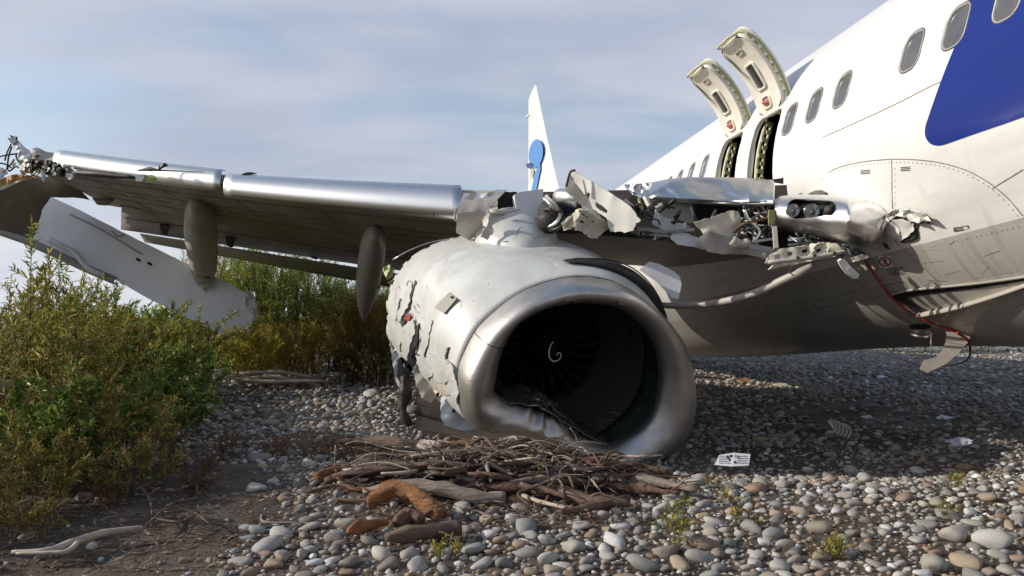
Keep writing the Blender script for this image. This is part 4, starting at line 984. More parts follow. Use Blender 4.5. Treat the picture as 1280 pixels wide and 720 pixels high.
def wing_gap_pieces():
    # bare leading edge, cavity and grey box between slat and engine pylon
    cdt_panel('leading_edge_skin', [(579, 244), (600, 242), (620, 238), (634, 237), (628, 243), (621, 250), (612, 262), (604, 280), (596, 294), (586, 300), (570, 290), (572, 266)],
              lambda x, y: P(x, y, 8.55 - 0.35 * math.sin(max(0, min(1, (y - 237) / 60)) * math.pi) + .02 * noise.noise(Vector((x * .1, y * .1, 0)))), M['fairing'], WING, 4, .4, 5, solid=.012)
    cdt_panel('bent_skin_edge', [(579, 241), (600, 243), (622, 238), (633, 236.5), (629, 240), (612, 246), (590, 250), (580, 249)], plane_y(8.15, 0, 0, 0, 0, .03, .1, 2), M['silver'], WING, 3, .3, 4, solid=.01)
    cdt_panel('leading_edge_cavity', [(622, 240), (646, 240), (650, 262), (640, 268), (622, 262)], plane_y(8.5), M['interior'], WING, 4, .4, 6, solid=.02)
    b = MB()
    v = [P(643, 243, 8.3), P(650, 240, 8.3), P(679, 236, 8.3), P(680, 272, 8.3), P(652, 274, 8.3), P(645, 262, 8.3)]
    v2 = [p + AFT * 0.9 for p in v]; n = len(v)
    b.add(v + v2, [tuple(range(n)), tuple(range(2 * n - 1, n - 1, -1))] + [(i, n + i, n + (i + 1) % n, (i + 1) % n) for i in range(n)])
    b.build('spar_box', M['slabgrey'], INWING, False)
    MB().tube([P(612, 262, 8.0), P(618, 264, 7.95), P(630, 265, 7.95), (P(650, 262, 8.0))], [0.02, 0.035, 0.025, 0.01], 6, 4, flat=.5).build('bent_rail', M['fairing'], WING)
    # round duct end and hoses right of the box
    t = MB(); t.tube([P(683, 262, 8.3), P(690, 270, 8.1), P(684, 282, 8.0)], [0.10, 0.13, 0.12], 10, 4); t.build('torn_duct', M['dark'], INWING)
    for i, (a, b_, c) in enumerate((((680, 248), (688, 255), (691, 268)), ((683, 245), (693, 256), (697, 262)), ((680, 262), (688, 262), (694, 272)), ((686, 284), (696, 278), (700, 268)), ((688, 288), (700, 284), (706, 272)))):
        MB().tube([P(*a, 8.0), P(*b_, 7.9), P(*c, 7.95)], 0.022, 6, 5).build('broken_pipe', [M['silver'], M['cream'], M['dark'], M['silver'], M['dark']][i], INWING)
    MB().tube([P(699, 246, 8.1), P(712, 247, 7.95), P(724, 250, 7.9)], [0.085, 0.09, 0.085], 14, 3).build('actuator_cylinder', M['silver'], INWING)
    # two dark hollows
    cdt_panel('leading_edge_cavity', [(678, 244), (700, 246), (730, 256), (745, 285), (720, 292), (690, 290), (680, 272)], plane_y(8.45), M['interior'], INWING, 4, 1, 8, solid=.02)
    # large torn white panel with two holes
    cdt_panel('torn_white_panel', [(712, 216), (714, 213), (719, 214), (732, 222), (746, 230), (760, 239), (775, 249), (788, 258), (795, 267), (801, 276), (795, 279), (792, 288), (781, 291), (773, 289), (764, 290), (760, 280), (758, 272), (748, 266), (736, 256), (722, 246), (708, 235), (709, 226)],
              plane_y(7.62, -0.006, 0.002, 750, 250, .035, .06, 5), M['white'], INWING, 3, .9, 5, holes=[[(726, 243), (731, 244), (735, 240), (738, 242), (736, 249), (732, 255), (727, 249)], [(744, 252), (752, 256), (760, 263), (759, 267), (750, 263), (745, 258)]], solid=.012, keep=(0, 1, 2, 3, 4, 5, 6, 7))
    cdt_panel('white_panel_flange', [(706, 234), (711, 220), (713, 217), (722, 232), (736, 250), (749, 268), (758, 282), (750, 281), (738, 270), (722, 252), (708, 240)], plane_y(7.70, 0, 0, 0, 0, .02, .1, 4), M['cream'], INWING, 3, .8, 5, solid=.012)
    cdt_panel('cream_chunk', [(702, 280), (709, 274), (723, 262), (734, 262), (746, 270), (762, 280), (761, 285), (753, 290), (747, 298), (738, 297), (730, 291), (723, 287), (714, 286), (706, 288)],
              plane_y(7.68, 0, 0.004, 0, 280, .14, .13, 6), M['cream'], INWING, 2.5, 1.2, 4, solid=.03)
    for (x, y, w_) in ((712, 268, 3), (729, 268, 2.4), (733, 271, 2), (741, 277, 2.6), (727, 277, 3.5), (716, 285, 3)):
        cdt_panel('chunk_hole', [(x - w_, y), (x, y - w_ * .5), (x + w_, y + w_ * .2), (x + w_ * .4, y + w_ * .7)], plane_y(7.50), M['dark'], INWING, 2, .4, 3, solid=.01)
    # second panel upper-left edge tube
    MB().tube([P(708, 233, 7.66), P(711, 220, 7.63), P(714, 214, 7.62), P(719, 213, 7.6)], 0.012, 6, 3).build('panel_edge', M['dark'], INWING)
wing_gap_pieces()

# ---- wing root: crumpled slat, cavity with ribs and cables, landing light pod
def wing_root():
    n, m = 64, 20; v = []; f = []
    topl = [(780, 231), (800, 230), (817, 228), (836, 224), (861, 222), (902, 222), (936, 223), (955, 224.5), (969, 226)]
    botl = [(792, 245), (803, 249), (815, 250), (836, 252), (858, 253.5), (905, 256.5), (930, 258), (950, 257.5), (967, 257)]
    def interp(l, u):
        k = min(int(u * (len(l) - 1)), len(l) - 2); t = u * (len(l) - 1) - k; return (l[k][0] + (l[k + 1][0] - l[k][0]) * t, l[k][1] + (l[k + 1][1] - l[k][1]) * t)
    for i in range(n + 1):
        u = i / n; a = interp(topl, u); b = interp(botl, u); Yf = 8.0 - 0.75 * u
        for j in range(m + 1):
            w = j / m
            px_ = a[0] + (b[0] - a[0]) * w; py_ = a[1] + (b[1] - a[1]) * w
            prof = 0.55 * (1 - w) ** 2.2 + 0.08 * max(0, w - .85) / .15
            amp = smooth(0, .15, w) * (1 - smooth(.86, .98, w)) * (0.35 + 0.65 * smooth(0.98, .80, u))
            q = Vector((u * 3.4, w * 1.0 + 0.4 * math.sin(u * 5), 3))
            rd = abs(noise.noise(q)) + 0.28 * abs(noise.noise(q * 2.3 + Vector((4, 1, 0))))
            Y = Yf + prof + amp * (0.26 * rd - 0.05)
            v.append(P(px_, py_ + amp * 3 * noise.noise(q * 1.5), Y))
    for i in range(n):
        for j in range(m): f.append((i * (m + 1) + j, i * (m + 1) + j + 1, (i + 1) * (m + 1) + j + 1, (i + 1) * (m + 1) + j))
    o = link_mesh('crumpled_slat', v, f, M['silver'], INWING, solid=.01)
    try: o.data.set_sharp_from_angle(angle=R(38))
    except Exception: pass
    MB().tube([P(811, 250, 7.9), P(858, 251.5, 7.72), P(905, 254, 7.52), P(967, 254.5, 7.26)], 0.009, 5, 3).build('slat_lower_lip', M['whitemark'], INWING)
    MB().tube([P(902, 252, 7.50), P(925, 253, 7.42), P(958, 252, 7.28)], 0.006, 5, 3).build('slat_crease', M['dark'], INWING)
    cdt_panel('slat_tab', [(966, 224), (979, 222), (979, 230), (968, 228)], plane_y(7.2), M['dark'], INWING, 3, .5, 4, solid=.01)
    cdt_panel('torn_slat_end', [(782, 231), (800, 230), (815, 229), (812, 237), (804, 240), (797, 246), (792, 240), (786, 236)], plane_y(7.85, 0, 0, 0, 0, .08, .15, 2), M['silver'], INWING, 3, 1, 4, solid=.01)
    # cavity back wall
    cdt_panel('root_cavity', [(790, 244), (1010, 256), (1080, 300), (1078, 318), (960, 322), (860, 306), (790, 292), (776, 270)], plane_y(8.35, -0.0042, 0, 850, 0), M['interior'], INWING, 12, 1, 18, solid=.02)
    pp = lambda y, c=.02, s=.08, sd=0, gx=0.0, cx=0: plane_y(y, gx, 0, cx, 0, c, s, sd)
    cdt_panel('cream_skin_panel', [(821, 255), (850, 254), (866, 255.5), (868, 266), (871, 278), (852, 280), (838, 281), (827, 282), (819, 271)], pp(7.85, .03), M['grey'], INWING, 4, .5, 5, solid=.012)
    cdt_panel('torn_cream_panel', [(867, 278), (885, 273), (900, 268), (914, 263), (922, 264), (925, 272), (928, 283), (922, 288), (923, 293), (917, 299), (905, 296), (883, 290), (880, 296), (876, 288), (871, 284)], pp(7.45, .06, .08, 2), M['cream'], INWING, 3, .9, 4, solid=.012)
    cdt_panel('torn_cream_panel', [(883, 289), (905, 296), (936, 303), (955, 309), (974, 314), (967, 327), (950, 322), (930, 318), (905, 318), (886, 315), (872, 303), (874, 297)], pp(7.40, .04, .08, 3), M['fairing'], INWING, 3, .7, 5, solid=.012)
    cdt_panel('grey_skin_panel', [(842, 289), (860, 292), (883, 302), (885, 312), (861, 308), (848, 306), (838, 298)], pp(7.5, .03, .1, 4), M['slabgrey'], INWING, 3, .8, 4, solid=.012)
    cdt_panel('grey_skin_panel', [(800, 288), (832, 290), (850, 296), (846, 304), (820, 300), (798, 296)], pp(7.8, .08, .1, 5), M['dark'], INWING, 3, 1, 4, solid=.012)
    cdt_panel('shaded_skin_panel', [(819, 262), (829, 272), (850, 276), (864, 284), (852, 291), (828, 287), (815, 280)], pp(7.75, .05, .1, 6), M['slabgrey'], INWING, 3, .8, 4, solid=.012)
    # rails, struts and pipes
    bars = [((756, 249), (790, 257), 7.8, .03, 'silver'), ((766, 258), (800, 266), 7.75, .03, 'dark'), ((781, 250), (795, 262), 7.7, .04, 'cream'), ((798, 248), (803, 262), 7.6, .03, 'green'), ((806, 246), (812, 258), 7.6, .05, 'cream'),
            ((800, 268), (812, 262), 7.6, .04, 'crushed'), ((812, 263), (828, 255), 7.55, .03, 'crushed'), ((795, 266), (806, 272), 7.6, .03, 'dark'), ((797, 286), (835, 290), 7.55, .045, 'crushed'), ((835, 290), (868, 287), 7.5, .035, 'crushed'),
            ((803, 292), (850, 296), 7.6, .03, 'fairing'), ((968, 284), (970, 311), 7.0, .06, 'fairing'), ((937, 308), (985, 316), 7.05, .06, 'crushed'), ((985, 316), (1010, 319), 7.0, .04, 'fairing'),
            ((925, 287), (940, 306), 7.6, .03, 'silver'), ((934, 258), (932, 300), 7.7, .04, 'crushed'), ((924, 258), (926, 280), 7.6, .03, 'dark'), ((948, 262), (942, 303), 7.5, .03, 'crushed'), ((985, 300), (1020, 296), 7.3, .03, 'silver'),
            ((985, 306), (1050, 301), 7.3, .025, 'silver'), ((942, 302), (970, 298), 7.2, .03, 'crushed'), ((864, 259), (871, 278), 7.65, .03, 'dark'), ((895, 262), (890, 272), 7.6, .03, 'crushed'), ((950, 255), (964, 282), 7.6, .03, 'green'),
            ((886, 291), (933, 304), 7.3, .035, 'crushed'), ((957, 325), (1063, 313), 7.0, .02, 'fairing')]
    for (a, b, y, w_, mk) in bars: MB().bar(P(*a, y), P(*b, y - .08), w_ * .6, w_ * .8).build('bent_strut', M[mk], INWING, False)
    cab = MB(); rs = random.Random(5)
    for i in range(34):
        x = rs.uniform(925, 968); y = rs.uniform(262, 300)
        cab.tube([P(x, y, 7.5), P(x + rs.uniform(-14, 14), y + rs.uniform(-12, 12), 7.4 + rs.uniform(-.1, .2)), P(x + rs.uniform(-20, 14), y + rs.uniform(-14, 16), 7.55)], rs.uniform(.006, .014), 5, 4)
    for i in range(18):
        x = rs.uniform(985, 1070); y = 286 + (x - 985) * .25 + rs.uniform(-3, 14)
        cab.tube([P(x, y, 7.1), P(x + rs.uniform(-14, 14), y + rs.uniform(-6, 8), 7.0), P(x + rs.uniform(-20, 20), y + rs.uniform(-6, 10), 7.15)], rs.uniform(.006, .013), 5, 4)
    cab.build('cable_bundle', M['crushed'], INWING)
    cb2 = MB()
    for i in range(12):
        x = rs.uniform(790, 850); y = rs.uniform(255, 290)
        cb2.tube([P(x, y, 7.6), P(x + rs.uniform(-14, 14), y + rs.uniform(-8, 8), 7.5), P(x + rs.uniform(-20, 20), y + rs.uniform(-10, 10), 7.65)], rs.uniform(.008, .02), 5, 4)
    cb2.build('cable_bundle', M['dark'], INWING)
    for pts, r_, mk in (([(917, 290), (930, 280), (945, 276), (965, 272)], .018, 'redwood'), ([(930, 262), (936, 275), (950, 290), (940, 304)], .016, 'silver'), ([(915, 300), (925, 306), (936, 304)], .05, 'fairing')):
        MB().tube([P(*q, 7.25) for q in pts], r_, 7, 4).build('broken_pipe', M[mk], INWING)
    cdt_panel('green_rib', [(960, 262), (969, 262), (968, 280), (961, 281)], pp(7.2, .02), M['green'], INWING, 3, .5, 4, solid=.015)
    # torn slotted rail below the light pod
    holes = [[(x, y), (x + 7, y - 1), (x + 7, y + 4), (x, y + 5)] for x, y in ((984, 315), (1002, 312), (1019, 311))]
    cdt_panel('slotted_rail', [(962, 318), (974, 312), (1000, 308), (1030, 303), (1046, 305), (1050, 309), (1061, 311), (1050, 319), (1030, 323), (1011, 327), (980, 333), (960, 337), (966, 331), (956, 329)], plane_y(6.85, -.001, 0, 1000, 0, .05, .12, 4), M['cream'], INWING, 3, .9, 4, holes=holes, solid=.02)
    MB().tube([P(960, 328, 6.72), P(1000, 324, 6.68), P(1040, 318, 6.65), P(1062, 313, 6.65)], 0.02, 7, 3).build('rail_edge', M['fairing'], INWING)
    for x, y in ((997, 322), (1018, 319), (1043, 316)): MB().tube([P(x, y, 6.62), P(x, y, 6.68)], 0.014, 8, 1).build('rail_bolt', M['dark'], INWING)
    a_ = P(992, 309, 7.1); b_ = P(1072, 313, 6.85); MB().add([a_, b_, b_ + AFT * 1.2, a_ + AFT * 0.8], [(0, 1, 2, 3)]).build('added_shade_skin', M['dark'], INWING, False, solid=.02)  # leading-edge skin added to block sun and close up the belly shadow
    # pod
    st = [(969, 250, 283), (975, 246, 286), (990, 244, 290), (1010, 243.5, 294), (1030, 244, 298), (1050, 245.5, 303), (1064, 247, 306), (1077, 249, 309), (1087, 251.5, 307), (1097, 255, 300), (1104, 259, 292), (1108.5, 264, 284)]
    rings = []
    def Yb(px_): return 7.75 - (px_ - 970) * 0.0080
    NS = 28
    def podY(px_, w):      # w 0..1 top to bottom
        dep = 0.55 if px_ < 1060 else 0.55 * max(0.1, 1 - (px_ - 1060) / 62)
        return Yb(px_) - dep * math.sin(w * math.pi) ** 0.6
    px_list = []
    for i in range(len(st) - 1):
        for k in range(4):
            t = k / 4; px_list.append(tuple(st[i][j] + (st[i + 1][j] - st[i][j]) * t for j in range(3)))
    px_list.append(st[-1])
    # grid with an oval opening for the lights
    v = []; f = []; vis = []
    for (x, a, b) in px_list:
        for j in range(NS + 1):
            w = j / NS; wy = (1 - math.cos(w * math.pi)) / 2
            y = a + (b - a) * wy; v.append(P(x, y, podY(x, w) + .008 * noise.noise(Vector((x * .09, y * .12, 1))))); vis.append((x, y))
    def inopen(x, y):
        # opening: rounded slot from (984,250) to (1046,270)
        cx0, cy0, cx1, cy1, r0, r1 = 996, 261.5, 1037, 260.5, 12.5, 9.0
        t = max(0, min(1, (x - cx0) / (cx1 - cx0))); cx = cx0 + (cx1 - cx0) * t; cy = cy0 + (cy1 - cy0) * t; r_ = r0 + (r1 - r0) * t
        return math.hypot(x - cx, y - cy) < r_
    poly_out = [(x, a) for x, a, b in px_list] + [(x, b) for x, a, b in reversed(px_list)]
    slot = []
    for a in np.linspace(90, 270, 13): slot.append((996 + 12.5 * math.cos(R(a)), 261.5 - 12.5 * math.sin(R(a))))
    for a in np.linspace(-90, 90, 13): slot.append((1037 + 9 * math.cos(R(a)), 260.5 - 9 * math.sin(R(a))))
    ab = lambda x: next(((st[i][1] + (st[i + 1][1] - st[i][1]) * (x - st[i][0]) / (st[i + 1][0] - st[i][0]), st[i][2] + (st[i + 1][2] - st[i][2]) * (x - st[i][0]) / (st[i + 1][0] - st[i][0])) for i in range(len(st) - 1) if st[i][0] <= x <= st[i + 1][0]), (st[-1][1], st[-1][2]) if x > 1000 else (st[0][1], st[0][2]))
    def podpos(x, y):
        a, b = ab(x); wy = max(0.0, min(1.0, (y - a) / (b - a))); w = math.acos(1 - 2 * wy) / math.pi
        return P(x, y, podY(x, w) + .012 * noise.noise(Vector((x * .07, y * .1, 1))))
    pod = cdt_panel('landing_light_pod', poly_out, podpos, M['silver'], INWING, 3, 0.0, 2.6, holes=[slot], solid=0.012)
    # recess for the lights
    rec = MB(); rec.loft([[podpos(x, y) for x, y in slot], [podpos(x, y) + Vector((0.02, 0.16, 0)) for x, y in slot]], cap1=True); rec.build('light_recess', M['interior'], pod)
    rm = MB(); rm.tube([podpos(x, y) for x, y in slot] + [podpos(*slot[0])], 0.006, 6, 1); rm.build('recess_rim', M['dark'], pod)
    for (x, y, r_) in ((994, 262, .056), (1018, 263, .062)):
        c = podpos(x, y) + Vector((0, 0.07, 0)); ax = Vector((-0.1, -1, -0.02)).normalized(); sx = ax.cross(Vector((0, 0, 1))).normalized(); sz = sx.cross(ax)
        def rg(rr, d): return [c + ax * d + sx * rr * math.cos(a) + sz * rr * math.sin(a) for a in np.linspace(0, 2 * math.pi, 21)[:-1]]
        lamp = MB().loft([rg(r_ * 1.12, 0.0), rg(r_ * 1.12, 0.02), rg(r_ * 1.0, 0.022), rg(r_ * .8, -0.02), rg(r_ * .4, -0.05), rg(r_ * .05, -0.055)], cap1=True).build('landing_light', M['reflector'], pod)
        MB().loft([rg(r_, 0.018), rg(r_ * .7, 0.028), rg(r_ * .3, 0.034), rg(.002, 0.035)]).build('lamp_glass', M['glass'], lamp)
        MB().tube([c + ax * -.03, c + ax * .005], 0.012, 8, 1).build('lamp_bulb', M['whitemark'], lamp)
    c = podpos(1042, 261); MB().tube([c + Vector((0.01, .12, 0)), c + Vector((0, .05, 0))], [.045, .045], 14, 1).build('small_lamp', M['dark'], pod)
    MB().tube([podpos(1011, 285) , podpos(1040, 291), podpos(1072, 303)], 0.004, 4, 4).build('pod_scratch', M['dark'], pod)
    MB().tube([P(1108, 263, 6.62), P(1105, 275, 6.45), P(1100, 287, 6.5)], 0.006, 5, 3).build('pod_tip_seam', M['dark'], pod)
    # ragged skin at the tip of the pod
    dk = lambda x, y: P(x, y, depth_of(x, y, 6.3) - .015)
    cdt_panel('torn_opening', [(1104, 268), (1120, 262), (1140, 264), (1156, 268), (1160, 275), (1148, 280), (1146, 290), (1140, 298), (1124, 300), (1110, 292), (1104, 284)], dk, M['dark'], FUS, 3, .8, 6, solid=.004)
    cu = lambda o_, c_, s_: (lambda x, y: P(x, y, depth_of(x, y, 6.3) - o_ - c_ * abs(noise.noise(Vector((x * .05, y * .06, s_))))))
    cdt_panel('torn_white_skin', [(1103, 276), (1107, 268), (1115, 263), (1127, 260), (1138, 263), (1150, 265), (1160, 270), (1164, 277), (1156, 275), (1148, 279), (1140, 277), (1130, 272), (1120, 270), (1112, 276), (1108, 283)], cu(.05, .20, 2), M['white'], FUS, 2.5, .8, 3.5, solid=.008)
    cdt_panel('torn_white_skin', [(1108, 283), (1116, 274), (1128, 274), (1142, 280), (1143, 287), (1137, 294), (1126, 301), (1116, 298), (1108, 290)], cu(.03, .07, 5), M['fus'] and M['white'], FUS, 2.5, .7, 3.5, solid=.008)
    MB().tube([dk(1142, 280), dk(1146, 292), dk(1143, 298), dk(1128, 302)], 0.014, 6, 3).build('crack', M['black'], FUS)
    MB().tube([dk(1104, 303), dk(1108, 308), dk(1112, 312)], [0.004, .018, .003], 6, 3).build('crack', M['black'], FUS)
    MB().tube([dk(1156, 268), dk(1162, 274), dk(1160, 279)], 0.01, 6, 3).build('crack', M['black'], FUS)
    cdt_panel('antenna_blister', [(1010, 242), (1018, 238.5), (1026, 238), (1036, 243)], plane_y(7.35), M['fairing'], FUS, 4, 0, 5, solid=.05)
    # black knot of wiring and the loose lens cover
    k = MB(); rs = random.Random(9)
    for i in range(14):
        k.tube([P(1060 + rs.uniform(-8, 6), 310 + rs.uniform(-4, 4), 6.55), P(1070 + rs.uniform(-6, 6), 316 + rs.uniform(-6, 6), 6.5), P(1078 + rs.uniform(-6, 8), 322 + rs.uniform(-5, 3), 6.55)], rs.uniform(.008, .02), 6, 4)
    k.build('wire_knot', M['black'], INWING)
    cdt_panel('bracket_plate', [(1064, 322), (1078, 318), (1087, 321), (1078, 325), (1066, 328)], pp(6.45, .05, .2, 4), M['fairing'], INWING, 2.5, .5, 3, solid=.012)
    cdt_panel('loose_lens_cover', [(1047, 326), (1051, 323.5), (1056, 325), (1064, 334), (1073, 342), (1072, 347), (1066, 348), (1058, 343), (1051, 334)], plane_y(6.35, 0, .002, 0, 330), M['white'], INWING, 4, 0, 4, solid=.03)
    cdt_panel('cover_inset', [(1058, 336), (1062, 334), (1070, 342), (1068, 345.5), (1062, 343)], plane_y(6.325, 0, .002, 0, 330), M['slabgrey'], INWING, 4, 0, 4, solid=.012)
    # long pale duct along the belly
    MB().tube([P(1016, 332, 7.15), P(1000, 341, 7.2), P(980, 350, 7.3), P(942, 367, 7.55), P(899, 378, 7.9), P(847, 382, 8.3), P(820, 381, 8.6)], [.03, .045, .042, .04, .038, .035, .035], 10, 5).build('loose_duct', M['fairing'], JET)
    MB().tube([P(1000, 326, 6.9), P(992, 330, 6.9), P(988, 340, 7.0), P(992, 344, 7.1)], 0.006, 5, 4).build('duct_clamp', M['silver'], JET)
    # red hose hanging from the knot to the ground
    rr = []
    for (x, y) in ((1080, 323), (1092, 342), (1106, 361), (1122, 379), (1142, 393), (1160, 402), (1178, 409), (1196, 415)):
        rr.append(P(x, y, depth_of(x, y, 6.4) - .07))
    MB().tube(rr, 0.011, 8, 5).build('red_hose', M['hose'], JET)
    MB().tube([P(1197, 416, 6.45), P(1212, 430, 7.2), P(1205, 452, 9.5), P(1160, 458, 11.5), P(1118, 446, 13)], 0.012, 7, 5).build('red_hose', M['hose'], JET)
    # pale panel behind the cowl
    cdt_panel('pale_wing_panel', [(799, 337), (812, 327), (826, 331), (842, 339), (850, 346), (852, 356), (848, 374), (840, 372), (820, 352)], plane_y(7.7, -.002, 0, 820, 0, .015, .03, 2), M['slabgrey'], INWING, 6, 0, 6, solid=.02)
wing_root()

# ------------------------------------------------------------------ ENGINE
A = Vector((-0.235, 1.0, 0.243)).normalized()
C0 = P(718, 468, 6.9)
ER = Vector((1, 0.235, 0)); ER = (ER - ER.dot(A) * A).normalized(); EU = ER.cross(A).normalized()
EU = EU if EU.z > 0 else -EU
ENG = thing('jet_engine', 'crushed white jet engine with a dented silver inlet resting on the gravel', 'jet engine', (C0.x, C0.y + .8, 0))
def on_plane(px, py, s):
    o = Vector((0, 0, H)); d = P(px, py, 1) - o; c = C0 + A * s; t = (c - o).dot(A) / d.dot(A); p = o + d * t - c
    return p.dot(ER), p.dot(EU)
NA = 144
def polar(pix, s, sm=2):
    uv = [on_plane(x, y, s) for x, y in pix]; pts = catmull([Vector((a, b, 0)) for a, b in uv + uv[:1]], 6)
    ang = [math.atan2(p.y, p.x) % (2 * math.pi) for p in pts]; rad = [math.hypot(p.x, p.y) for p in pts]
    o = np.argsort(ang); aa = np.array(ang)[o]; rr = np.array(rad)[o]
    th = np.linspace(0, 2 * math.pi, NA + 1)[:-1]
    r = np.interp(th, aa, rr, period=2 * math.pi)
    for _ in range(sm): r = (np.roll(r, 1) + 2 * r + np.roll(r, -1)) / 4
    return r
OUTER = [(573, 495), (572, 465), (581, 439), (598, 409), (628, 381), (662, 360), (701, 348), (736, 346), (770, 353), (800, 370), (826, 394), (848, 426), (858.5, 461), (861, 495), (856, 521), (843, 547), (818, 566), (779, 577), (740, 569), (684, 556), (645, 540), (619, 536), (593, 530), (578, 517)]
INNER = [(620, 474), (629, 435), (645, 409), (667, 393), (692, 382.5), (718, 379), (744, 380), (774, 385.6), (800, 403), (817.6, 426.5), (825, 452), (826, 478), (821, 508), (809, 530), (787, 547), (761.6, 558), (735, 549), (701, 530), (667, 511), (619, 496)]
RO = polar(OUTER, 0.30); RI = polar(INNER, 0.12, 1)
TH = np.linspace(0, 2 * math.pi, NA + 1)[:-1]
def eng(th, r, s): return C0 + A * s + ER * (math.cos(th) * r) + EU * (math.sin(th) * r)
def below(th):       # 1 in the crushed lower-left part
    d = (th - R(243) + math.pi) % (2 * math.pi) - math.pi; return max(0.0, math.cos(max(-math.pi / 2, min(math.pi / 2, d * 1.5))))
def build_lip():
    prof = [(1.0, .30), (.985, .20), (.93, .09), (.84, .01), (.72, -.035), (.58, -.05), (.42, -.045), (.27, -.015), (.13, .04), (.04, .08), (0.0, .13), (0.0, .20)]
    rings = []
    for w, s in prof:
        ring = []
        for k, th in enumerate(TH):
            r = RO[k] * w + RI[k] * (1 - w); b = below(th) * (1 - w * .6); ss = s
            cr = abs(noise.noise(Vector((math.cos(th) * 3.2, math.sin(th) * 3.2, w * 1.6)))); c2 = noise.noise(Vector((math.cos(th) * 7, math.sin(th) * 7, w * 4)))
            r += b * (0.07 * cr - 0.03 + .008 * c2); ss += b * (0.07 * cr - 0.02) * (1 if 0.05 < w < .97 else .3)
            # light dents everywhere
            ddd = 0.012 * noise.noise(Vector((math.cos(th) * 2.2, math.sin(th) * 2.2, 7 + w)))
            ring.append(eng(th, r + ddd, ss))
        rings.append(ring)
    o = MB().loft(rings).build('inlet_lip', M['lip'], ENG)
    # joint between lip and cowl
    MB().tube([eng(th, RO[k] * 1.002, .302) for k, th in enumerate(TH)] + [eng(0, RO[0] * 1.002, .302)], 0.005, 4, 1).build('lip_joint', M['seam'], ENG)
    j = MB(); k = int(NA * 160 / 360); th = TH[k]
    j.tube([eng(th, (RO[k] * w + RI[k] * (1 - w)) * 1.0, s - .004) for w, s in prof[:9]], 0.004, 4, 2); j.build('lip_seam', M['dark'], o)
    for ang, rr0 in ((96, .1), (62, .12)):
        k = int(NA * ang / 360); pts = [eng(R(ang + da), RO[k] * w + RI[k] * (1 - w), s) for da, w, s in ((-5, .42, -.047), (-1, .25, -.012), (3, .36, -.043), (9, .30, -.03))]
        MB().tube(pts, [0.002, 0.010, 0.012, 0.002], 6, 4).build('lip_crease', M['crushed'], o)
    return o
build_lip()
